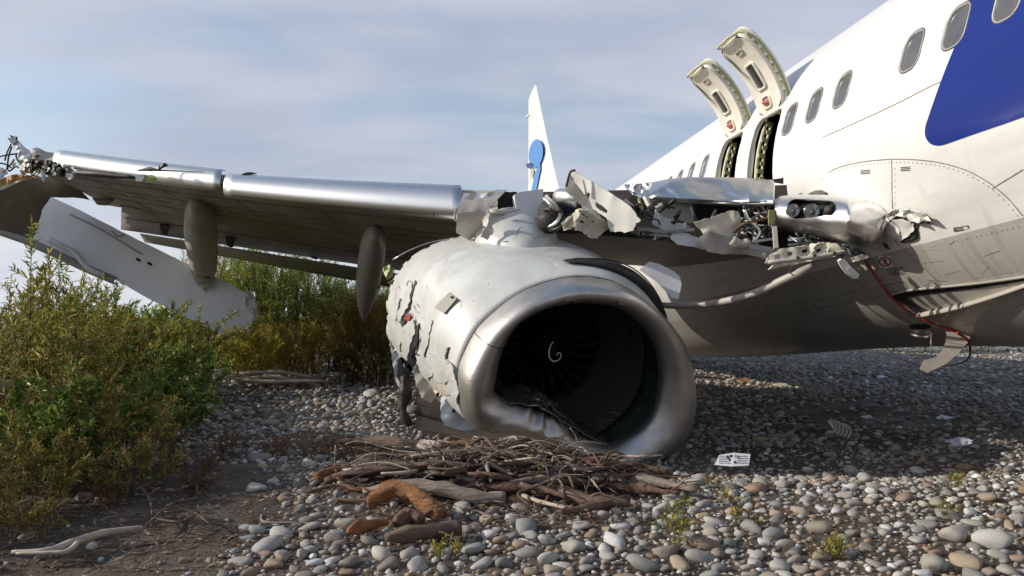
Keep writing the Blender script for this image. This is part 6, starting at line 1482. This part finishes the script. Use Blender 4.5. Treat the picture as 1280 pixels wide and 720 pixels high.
plant('dry_bush', 'dry golden-brown bush beside the torn engine cowl', 'bush', -2.7, 14.2, 1.1, 1.7, 110, 15000, .08, .013, PB2, 24, G2)
plant('dry_bush', 'low brown-green bush just above the stick heap at the far gravel edge', 'bush', -4.2, 14.2, 1.35, 1.15, 110, 15000, .07, .013, PB2[:2] + PY2[1:], 25, G2)
plant('dry_bush', 'dark olive bush at the foot of the dry golden one, left of the cowl', 'bush', -2.2, 13.4, .95, .95, 60, 7500, .06, .011, [(.09, .095, .035), (.13, .11, .045), (.10, .12, .04)], 26, G2)
plant('dry_bush', 'brown bush behind the engine, seen under the wing', 'bush', -1.6, 16.2, 1.4, 1.5, 70, 7000, .07, .013, PB2, 27, G2)
plant('feathery_bush', 'distant green bush seen below the flap beside the engine cowl', 'bush', -4.2, 21.5, 2.0, 2.3, 60, 7000, .13, .025, PG2 + PY2[:1], 28, G2)
for i, (x, y) in enumerate(((-9.5, 20), (-12.5, 23), (3.0, 34), (9, 40), (-1.0, 30))):
    plant('feathery_bush', ['distant bush left behind the broken slab', 'farthest left distant bush beyond the broken slab', 'distant bush straight behind the engine', 'distant bush far behind the belly', 'distant bush behind the bushes left of the engine'][i], 'bush', x, y, 2.2, 1.5, 40, 3500, .2, .05, PG2, 60 + i, 'distant bushes beyond the wreck')
for i, (x, y) in enumerate(((13.2, 25.5), (15.6, 26.5), (18.0, 26), (10.8, 27), (20.5, 27.5))):
    plant('low_bush', ['low dark bush under the belly at the right, nearest the hanging flap', 'low dark bush under the belly right of the nearest one', 'low dark bush under the belly at the right edge of the photograph', 'low dark bush seen under the belly left of the hanging flap', 'low dark bush beyond the right edge, under the forward fuselage'][i], 'bush', x, y, 1.7, 1.1, 40, 4500, .14, .04, PAL_GREEN, 120 + i, 'low bushes seen under the belly')
# small plants
plant('goldenrod_seedling', 'single upright green seedling at the bottom, right of centre', 'plant', .82, 3.88, .055, .29, 5, 260, .042, .008, PAL_YELLOW + PAL_GREEN[2:], 30, leaf_from=.1, twigs=1)
plant('seedling', 'small green seedling among stones below the orange log', 'plant', -.33, 3.75, .09, .13, 8, 130, .035, .009, PAL_YELLOW, 31, leaf_from=.3, twigs=1)
plant('thin_weed', 'thin weed growing up in front of the right end of the driftwood heap', 'plant', .17, 5.0, .05, .32, 3, 110, .03, .006, PAL_WILLOW[:2], 32, leaf_from=.1, twigs=2)
plant('moss_clump', 'fine green clump caught under the crushed lower lip', 'plant', .22, 6.05, .17, .22, 26, 900, .03, .005, PAL_GREEN, 33, leaf_from=.3)
plant('grass_tuft', 'short grass tuft at the bottom right of the seedling', 'plant', 1.55, 3.75, .12, .08, 14, 130, .06, .006, PAL_YELLOW, 34)
GR = 'reddish weeds along the edge of the mud'
for i, (x, y, h) in enumerate(((-2.35, 6.35, .26), (-2.0, 6.5, .22), (-2.65, 6.1, .30), (-1.65, 6.55, .18), (-2.3, 5.7, .22), (-2.9, 5.3, .26), (-1.3, 6.45, .14), (-2.15, 5.25, .12), (-1.05, 6.6, .14), (-2.6, 4.9, .14))):
    plant('reddish_weed', ['tallest reddish weed of the mud edge, left of centre', 'reddish weed just right of the tallest one on the mud edge', 'reddish weed closest to the green thicket', 'low reddish weed below the sunlit cobbles', 'reddish weed in the middle of the dark mud', 'reddish weed at the left of the mud beside the brown shrub', 'tiny reddish weed near the left end of the driftwood', 'very low reddish weed beside the root twigs', 'tiny reddish weed nearest the driftwood heap', 'very low reddish weed above the grey twisted branch'][i], 'plant', x, y, .20, h, 18, 420, .035, .007, PAL_RED, 50 + i, GR, leaf_from=.1)
for i in range(12):
    x = random.uniform(1.0, 5.5); y = random.uniform(4.2, 6.3)
    plant('grass_tuft', 'thin yellowish grass tuft among the sunlit cobbles at right', 'plant', x, y, .07, .09, 8, 50, .06, .004, PAL_YELLOW, 80 + i, 'grass tufts among the sunlit cobbles')

# ------------------------------------------------------------------ DRIFTWOOD
GD = 'branches of the driftwood heap'
def branch(name, label, pts, rad, mk, group=None, n=9, twig=0, seed=0, wob=.5):
    """pts: (px, py, height above ground) with depth from the ground row, or world triples"""
    W_ = [Vector(p) for p in pts]; mb = MB(); mb.tube(W_, rad, n, 6, wob=wob); rs = random.Random(seed)
    for i in range(twig):
        a = rs.randrange(len(W_) - 1); p = W_[a].lerp(W_[a + 1], rs.random()); d = Vector((rs.uniform(-1, 1), rs.uniform(-.6, .3), rs.uniform(-.1, .3))).normalized() * rs.uniform(.1, .28)
        mb.tube([p, p + d * .5 + Vector((0, 0, .02)), p + d], [rad[0] * .35, rad[0] * .22, .003], 5, 4, wob=.3)
    b = mb.v[0]; o = mb.build(name, M[mk], None)
    tag(o, label, 'driftwood', group); return o
def G(px, py, y, dz=0.0):      # place on the sight line at depth y
    y = min(y, (H - 0.075) * F / (py - HZ)); return P(px, py, y)
branch('bark_log', 'thick brown log lying along the top of the driftwood heap, touching the inlet lip', [G(420, 552, 6.75), G(480, 553, 6.6), G(540, 562, 6.4), G(600, 572, 6.2), G(660, 590, 6.0), G(700, 603, 5.9)], [.02, .055, .065, .07, .06, .05], 'bark', GD, 10, 3, 1)
branch('grey_log', 'grey weathered log passing behind the orange peeled branch', [G(455, 614, 4.85), G(505, 606, 4.80), G(550, 610, 4.75), G(595, 622, 4.7), G(632, 621, 4.7)], [.02, .035, .045, .045, .03], 'greywood', GD, 10, 1, 2)
branch('orange_branch', 'bright orange peeled branch bent like an elbow in front of the heap', [G(463, 636, 4.50), G(467, 624, 4.50), G(480, 615, 4.50), G(498, 612, 4.50), G(516, 617, 4.46), G(532, 630, 4.38), G(552, 645, 4.30)], [.020, .040, .046, .044, .050, .052, .044], 'orangewood', GD, 16, 1, 3, .5)
branch('orange_stump', 'short orange-brown stump under the elbow branch', [G(436, 664, 4.65), G(448, 659, 4.7), G(466, 655, 4.7), G(485, 652, 4.75)], [.018, .036, .030, .020], 'orangewood', GD, 10, 0, 4)
branch('red_stump', 'reddish brown knot of wood below the elbow branch', [G(495, 652, 4.8), G(510, 646, 4.8), G(527, 649, 4.8)], [.03, .05, .03], 'redwood', GD, 10, 1, 5)
branch('sawn_log', 'dark log with a pale sawn end at the lower front of the heap', [G(482, 672, 4.55), G(510, 668, 4.55), G(540, 664, 4.6), G(575, 660, 4.6)], [.018, .045, .038, .042], 'bark', GD, 12, 2, 6)
branch('pale_branch', 'thin pale branch curving down across the front of the heap', [G(625, 590, 5.75), G(634, 606, 5.4), G(660, 622, 5.2), G(700, 633, 5.1), G(735, 638, 5.05)], [.012, .014, .014, .012, .006], 'palewood', GD, 7, 1, 7, .2)
branch('long_log', 'long grey-brown log sticking out to the right at the foot of the engine', [G(715, 588, 6.2), G(765, 596, 6.05), G(815, 602, 5.95), G(870, 612, 5.8)], [.03, .035, .032, .02], 'greywood', GD, 9, 1, 8)
branch('long_log', 'dark reddish log lying just under the bottom of the inlet, pointing right', [G(690, 582, 6.6), G(740, 580, 6.45), G(790, 586, 6.3), G(838, 590, 6.2)], [.035, .045, .04, .02], 'redwood', GD, 9, 2, 9)
branch('thin_branch', 'thin pale stick stretching right below the lip of the inlet', [G(728, 574, 6.5), G(770, 570, 6.4), G(800, 571, 6.4), G(828, 569, 6.3)], [.012, .014, .012, .006], 'palewood', GD, 7, 1, 10, .2)
branch('pale_log', 'pale yellowish split log at the upper left of the heap', [G(525, 556, 6.3), G(548, 560, 6.2), G(572, 563, 6.15)], [.04, .055, .045], 'palewood', GD, 10, 0, 11)
branch('rusty_log', 'rust coloured rotten log end at the left of the heap', [G(396, 596, 5.7), G(415, 591, 5.7), G(436, 589, 5.75)], [.03, .045, .03], 'orangewood', GD, 9, 1, 12)
branch('dark_log', 'dark bark covered log at the upper left corner of the heap', [G(440, 585, 5.9), G(480, 576, 5.95), G(525, 572, 6.0)], [.04, .065, .05], 'bark', GD, 10, 3, 13)
branch('front_log', 'reddish log lying along the lower right edge of the heap', [G(650, 605, 5.6), G(700, 618, 5.45), G(745, 627, 5.35), G(788, 629, 5.3)], [.03, .045, .045, .02], 'bark', GD, 9, 2, 14)
branch('front_log', 'thin reddish log crossing the right end of the heap', [G(700, 640, 5.1), G(740, 634, 5.15), G(785, 622, 5.3)], [.02, .028, .02], 'redwood', GD, 8, 1, 15)
rs = random.Random(21)
HX, HY, HA, HB, HH = -0.08, 5.50, 1.15, 0.80, 0.27      # the mound of the heap
def heap_h(x, y):
    d = ((x - HX) / HA) ** 2 + ((y - HY - 0.10 * (x - HX)) / HB) ** 2
    return HH * max(0.0, 1 - d) ** 0.6
def mound():
    v = []; f = []; n, m = 90, 50
    for i in range(n + 1):
        for j in range(m + 1):
            x = HX - HA * 1.12 + 2.24 * HA * i / n; y = HY - HB * 1.3 + 2.6 * HB * j / m
            h = heap_h(x, y) * (.62 + .25 * noise.noise(Vector((x * 4, y * 4, 1)))) + .030 * noise.noise(Vector((x * 15, y * 15, 3))) + .018 * noise.noise(Vector((x * 34, y * 34, 5)))
            v.append((x, y, gz(x, y) + h - .03))
    for i in range(n):
        for j in range(m): f.append((i * (m + 1) + j, (i + 1) * (m + 1) + j, (i + 1) * (m + 1) + j + 1, i * (m + 1) + j + 1))
    o = link_mesh('rotten_wood_mound', v, f, M['humus'], None); o['kind'] = 'stuff'; o['label'] = 'dark rotten bark and soil packed under the driftwood heap'; o['category'] = 'debris'
mound()
USED = {}
WORD = {'bark': 'dark brown', 'greywood': 'grey', 'redwood': 'reddish', 'palewood': 'pale', 'darkwood': 'blackish'}
def where(p):
    a = 'left end' if p.x < -.75 else ('left half' if p.x < -.15 else ('right half' if p.x < .5 else 'right end')); b = 'front' if p.y < 5.45 else ('top' if p.y < 5.9 else 'back'); return a, b
for i in range(270):
    x = HX + rs.gauss(0, .42) * HA; y = HY + rs.gauss(0, .42) * HB + .1 * (x - HX); hh = heap_h(x, y)
    if hh <= 0 and rs.random() < .6: continue
    big = i < 44; r0 = rs.uniform(.018, .038) if big else rs.uniform(.006, .017); L = rs.uniform(.35, .85) if big else rs.uniform(.2, .75)
    c = Vector((x, y, gz(x, y) + max(r0, hh * rs.uniform(.55, 1.08)))); a = rs.gauss(-.08, .38 if big else .7)
    d = Vector((math.cos(a), math.sin(a), 0)); s_ = Vector((-d.y, d.x, rs.uniform(-.5, .7))); pts = []
    for u in (-.5, -.22, .05, .28, .5):
        p = c + d * L * u + s_ * rs.uniform(-.05, .05) * (1.3 if big else 2.2); p.z = max(gz(p.x, p.y) + r0 * .8, min(p.z, gz(p.x, p.y) + heap_h(p.x, p.y) * 1.1 + r0 * .8 + .05)); pts.append(p)
    mk = rs.choice(['bark', 'bark', 'darkwood', 'redwood', 'greywood', 'bark', 'redwood', 'palewood'] if not big else ['bark', 'bark', 'darkwood', 'redwood', 'greywood'])
    A1, B1 = where(c); sz = 'thick' if big else ('thin' if r0 < .012 else 'slender')
    lb = '%s %s branch in the %s of the heap, %s' % (sz, WORD[mk], A1, {'front': 'towards the front', 'top': 'on the top', 'back': 'at the back'}[B1])
    USED[lb] = USED.get(lb, 0) + 1
    if USED[lb] > 1 and big: lb = lb.replace('thick', {2: 'shorter thick', 3: 'knotty thick', 4: 'bent thick', 5: 'buried thick'}.get(USED[lb], 'thick'))
    branch('branch', lb, pts, [r0 * .6, r0, r0 * .95, r0 * .8, r0 * .35], mk, lb.replace('branch', 'branches'), 8 if big else 6, 3 if big else 1, 100 + i, .9 if big else .4)
for i in range(60):
    x = HX + rs.gauss(0, .5) * HA; y = HY + rs.gauss(0, .45) * HB + .1 * (x - HX); c = Vector((x, y, gz(x, y) + heap_h(x, y) * .95 + .01)); a = rs.uniform(0, 6.28); L = rs.uniform(.1, .42)
    d = Vector((math.cos(a), math.sin(a) * .7, rs.uniform(-.2, .3))).normalized(); p1 = c + d * L * .5 + Vector((0, 0, rs.uniform(-.02, .06))); p2 = c + d * L + Vector((rs.uniform(-.05, .05), 0, rs.uniform(-.06, .02)))
    for p in (p1, p2): p.z = max(p.z, gz(p.x, p.y) + .01)
    A1, B1 = where(c); mk = rs.choice(['palewood', 'redwood', 'greywood', 'bark'])
    lb = 'thin %s twig in the %s of the heap, %s' % (WORD[mk], A1, {'front': 'towards the front', 'top': 'on the top', 'back': 'at the back'}[B1])
    branch('twig', lb, [c, p1, p2], [.006, .005, .002], mk, lb.replace('twig', 'twigs'), 5, 1, 300 + i, .1)
# chips and bark litter
def litter():
    V = []; Fc = []; C = []; k = 0; g = random.Random(2)
    for i in range(5200):
        if i < 2600: px = g.gauss(610, 95); py = g.uniform(560, 668)
        elif i < 4300: px = g.uniform(0, 420); py = g.uniform(585, 720)
        else: px = g.uniform(860, 1290); py = g.uniform(480, 700)
        y = H * F / (py - HZ); x = (px - 640) / F * y; z = gz(x, y) + g.uniform(.003, .06 if i < 2600 else .015); a = g.uniform(0, 6.28); L = g.uniform(.008, .045); w = g.uniform(.003, .009); d = np.array([math.cos(a), math.sin(a), g.gauss(0, .25)]); s = np.array([-math.sin(a), math.cos(a), g.gauss(0, .3)]) * w; c = np.array([x, y, z])
        V += [c - d * L, c + s, c + d * L, c - s]; Fc += [[k, k + 1, k + 2], [k, k + 2, k + 3]]; k += 4
        col = g.choice([(.12, .07, .045), (.07, .045, .03), (.20, .14, .09), (.16, .07, .035), (.26, .2, .14)]); C += [list(col) + [1]] * 4
    o = bulk('wood_litter', np.array(V), np.array(Fc), np.array(C), M['stones'], False); o['kind'] = 'stuff'; o['label'] = 'bark chips and dry litter on mud and around the driftwood'; o['category'] = 'litter'
litter()
# branch at lower left with a forked end
branch('twisted_branch', 'grey twisted branch lying on the dark mud at bottom left', [G(15, 690, 3.92), G(60, 689, 3.95), G(92, 678, 4.0), G(130, 666, 4.15), G(178, 659, 4.25)], [.008, .020, .022, .020, .012], 'palewood', None, 8, 0, 40, .25)
branch('forked_branch', 'lower fork of grey branch lying on the mud at bottom left, tip to the left', [G(20, 692, 3.85), G(62, 691, 3.85), G(84, 689, 3.88), G(100, 676, 4.02)], [.006, .012, .014, .014], 'palewood', None, 7, 0, 41, .25)
branch('thin_stick', 'thin grey stick running up through the weeds left of the cobbles', [G(40, 590, 5.4), G(110, 556, 6.0), G(175, 534, 6.7), G(200, 517, 7.2)], [.012, .016, .016, .008], 'greywood', None, 7, 1, 42, .2)
for i, (pts, r_) in enumerate((([(185, 655, 4.35), (215, 630, 4.7), (250, 622, 4.9)], .010), ([(205, 640, 4.5), (240, 640, 4.6), (262, 655, 4.4)], .008), ([(170, 612, 5.1), (200, 600, 5.3), (235, 610, 5.1)], .007), ([(190, 648, 4.5), (222, 652, 4.45), (240, 646, 4.5)], .007), ([(160, 595, 5.6), (185, 620, 5.0), (190, 645, 4.6)], .009), ([(215, 615, 5.1), (260, 600, 5.4), (300, 596, 5.6)], .008))):
    w = [G(*p) for p in pts]
    for p in w: p.z = max(p.z, gz(p.x, p.y) + .02)
    branch('root_twig', ['longest root twig arching right from the end of the grey branch', 'root twig curling down towards the pale stones', 'root twig at the top left of the sprawl', 'short root twig lying flat in the middle of the sprawl', 'root twig running down from the reddish weeds', 'root twig reaching right towards the heap'][i], w, [r_, r_ * .8, .003], 'bark', 'root twigs on the mud', 6, 3, 60 + i, .2)
GS = 'sticks heaped at the far gravel edge'
for i, (a, b, c) in enumerate((((282, 478), (330, 484), (408, 482)), ((290, 484), (340, 478), (400, 488)), ((300, 474), (350, 472), (392, 478)), ((288, 490), (320, 480), (352, 488)), ((320, 488), (370, 482), (412, 484)), ((335, 480), (360, 484), (385, 492)), ((296, 472), (299, 480), (302, 490)), ((330, 476), (365, 480), (405, 478)))):
    y = 12.6 + .15 * i; br = branch('pale_stick', ['longest bleached stick along the top of the small far heap', 'bleached stick crossing the middle of the small far heap', 'thin bleached stick at the back of the small far heap', 'low bleached stick at the front left of the small far heap', 'pale stick at the right front of the small far heap', 'pale stick pointing down right out of the small far heap', 'upright forked pale stick at the left end of the small far heap', 'curved pale stick on the right of the small far heap'][i], [P(a[0], a[1] - 7, y), P(b[0], b[1] - 7, y - .1), P(c[0], c[1] - 6, y)], [.03, .035, .02], 'palewood', GS, 7, 1, 80 + i, .3)
for i, (a, b) in enumerate((((322, 545), (392, 538)), ((345, 552), (400, 548)), ((170, 560), (215, 540)), ((860, 470), (905, 474)))):
    y = H * F / ((a[1] + b[1]) / 2 - HZ) * .97; p, q = P(*a, y), P(*b, y)
    branch('loose_stick', ['dark stick half buried in the sunlit cobbles left of the engine', 'short dark stick below the longer one in the cobbles left of the engine', 'grey stick under the leaning shrub at the edge of the cobbles', 'dark stick on the shaded gravel right of the inlet'][i], [p, (p + q) / 2 + Vector((0, 0, .01)), q], [.018, .022, .01], 'bark', None, 7, 1, 90 + i, .3)

# ------------------------------------------------------------------ debris on the gravel
def paper():
    y = H * F / (574 - HZ); y -= .25
    T = thing('paper_leaflet', 'printed white safety leaflet lying open on the cobbles right of the engine', 'leaflet', P(916, 575, y))
    c = [(893, 581), (899, 569), (917, 566), (938, 568), (936, 582), (916, 583)]
    Yp = lambda x, q: y - (q - 574) * 0.020 + .02 * abs(x - 916) / 20
    pos = lambda x, q: P(x, q, Yp(x, q))
    v = [pos(*p) for p in c]
    link_mesh('sheet', v, [(0, 1, 2, 5), (5, 2, 3, 4)], M['paper'], T, False, solid=.003)
    ink = MB(); g = random.Random(6)
    def mark(x, q, w, h):
        up = Vector((0, -.004, .006)); ink.add([pos(x, q) + up, pos(x + w, q) + up, pos(x + w, q + h) + up, pos(x, q + h) + up], [(0, 1, 2, 3)])
    for j in range(5):
        x = 898 + g.uniform(0, 1)
        while x < 912: w = g.uniform(1, 3); mark(x, 570.5 + j * 2.2, w, .7); x += w + .7
    for (x, q, w, h) in ((908, 570, 2.5, 4), (912, 569, 3, 3), (911, 573, 1.5, 4), (919, 569, 1, 4), (922, 570, 1.2, 4), (917, 577, 3, 3)): mark(x, q, w, h)
    for j in range(4):
        x = 921.5
        while x < 934: w = g.uniform(.8, 2.4); mark(x, 570.5 + j * 2.8, w, 1.0); x += w + .9
    ink.build('print', M['ink'], T, False)
paper()
def scrap(name, label, cat, px, py, w, mk, seed, group=None, up=.03):
    y = H * F / (py - HZ); y -= .15; g = random.Random(seed)
    poly = [(px + w * (.6 + .5 * g.random()) * math.cos(a), py + w * .28 * (.5 + .6 * g.random()) * math.sin(a)) for a in np.linspace(0, 6.28, 11)[:-1]]
    o = cdt_panel(name, poly, lambda x, q: P(x, q, y - (q - py) * .022 + .05 * noise.noise(Vector((x * .15, q * .3, seed)))), M[mk], None, 3, 1, 4, solid=.006); tag(o, label, cat, group)
scrap('plastic_scrap', 'crumpled pale plastic scrap on the shaded gravel below the nose side', 'scrap', 1200, 552, 20, 'plastic', 1)
scrap('plastic_scrap', 'smaller torn plastic scrap above and left of the crumpled pale one', 'scrap', 1180, 522, 11, 'plastic', 2)
scrap('plastic_scrap', 'small white torn scrap on dark gravel under the belly', 'scrap', 1084, 521, 8, 'whitemark', 3)
scrap('foam_chunk', 'orange foam chunk on the shaded gravel right of the inlet', 'scrap', 929, 475, 10, 'rust', 4)
scrap('foam_chunk', 'pale chunk on shaded gravel beside the orange foam', 'scrap', 976, 481, 11, 'cream', 5)
scrap('plastic_scrap', 'bluish white scrap far under the belly', 'scrap', 1102, 471, 8, 'plastic', 6)
def ringpiece():
    T = thing('ribbed_duct_piece', 'grey ribbed curved duct piece on the shaded gravel below the belly', 'scrap', (2.75, 7.6, 0))
    m = MB(); y = 7.4
    for i in range(5): m.tube([P(1036 + i * 4.5 + 9 * math.sin(a), 534 + i * 1.5 - 9 * math.cos(a), y) for a in np.linspace(.2, 2.6, 8)], .014, 6, 2)
    m.build('ribs', M['flapgrey'], T)
    cdt_panel('shell', [(1034, 526), (1048, 526), (1060, 536), (1060, 543), (1046, 544), (1040, 534)], plane_y(7.45), M['slabgrey'], T, 3, .3, 4, solid=.008)
ringpiece()
for o in list(bpy.data.objects):
    if o.name.split('.')[0] in ('rivets', 'exit_clips', 'door_bolts', 'cable_bundle', 'placard_text', 'print', 'torn_wires', 'loose_wires', 'engine_pipes', 'wire_knot', 'bent_strip', 'ribs', 'stems', 'panel_seam'): o['kind'] = 'stuff'
print('objects', len(bpy.data.objects), 'tris', sum(len(o.data.polygons) for o in bpy.data.objects if o.type == 'MESH'))
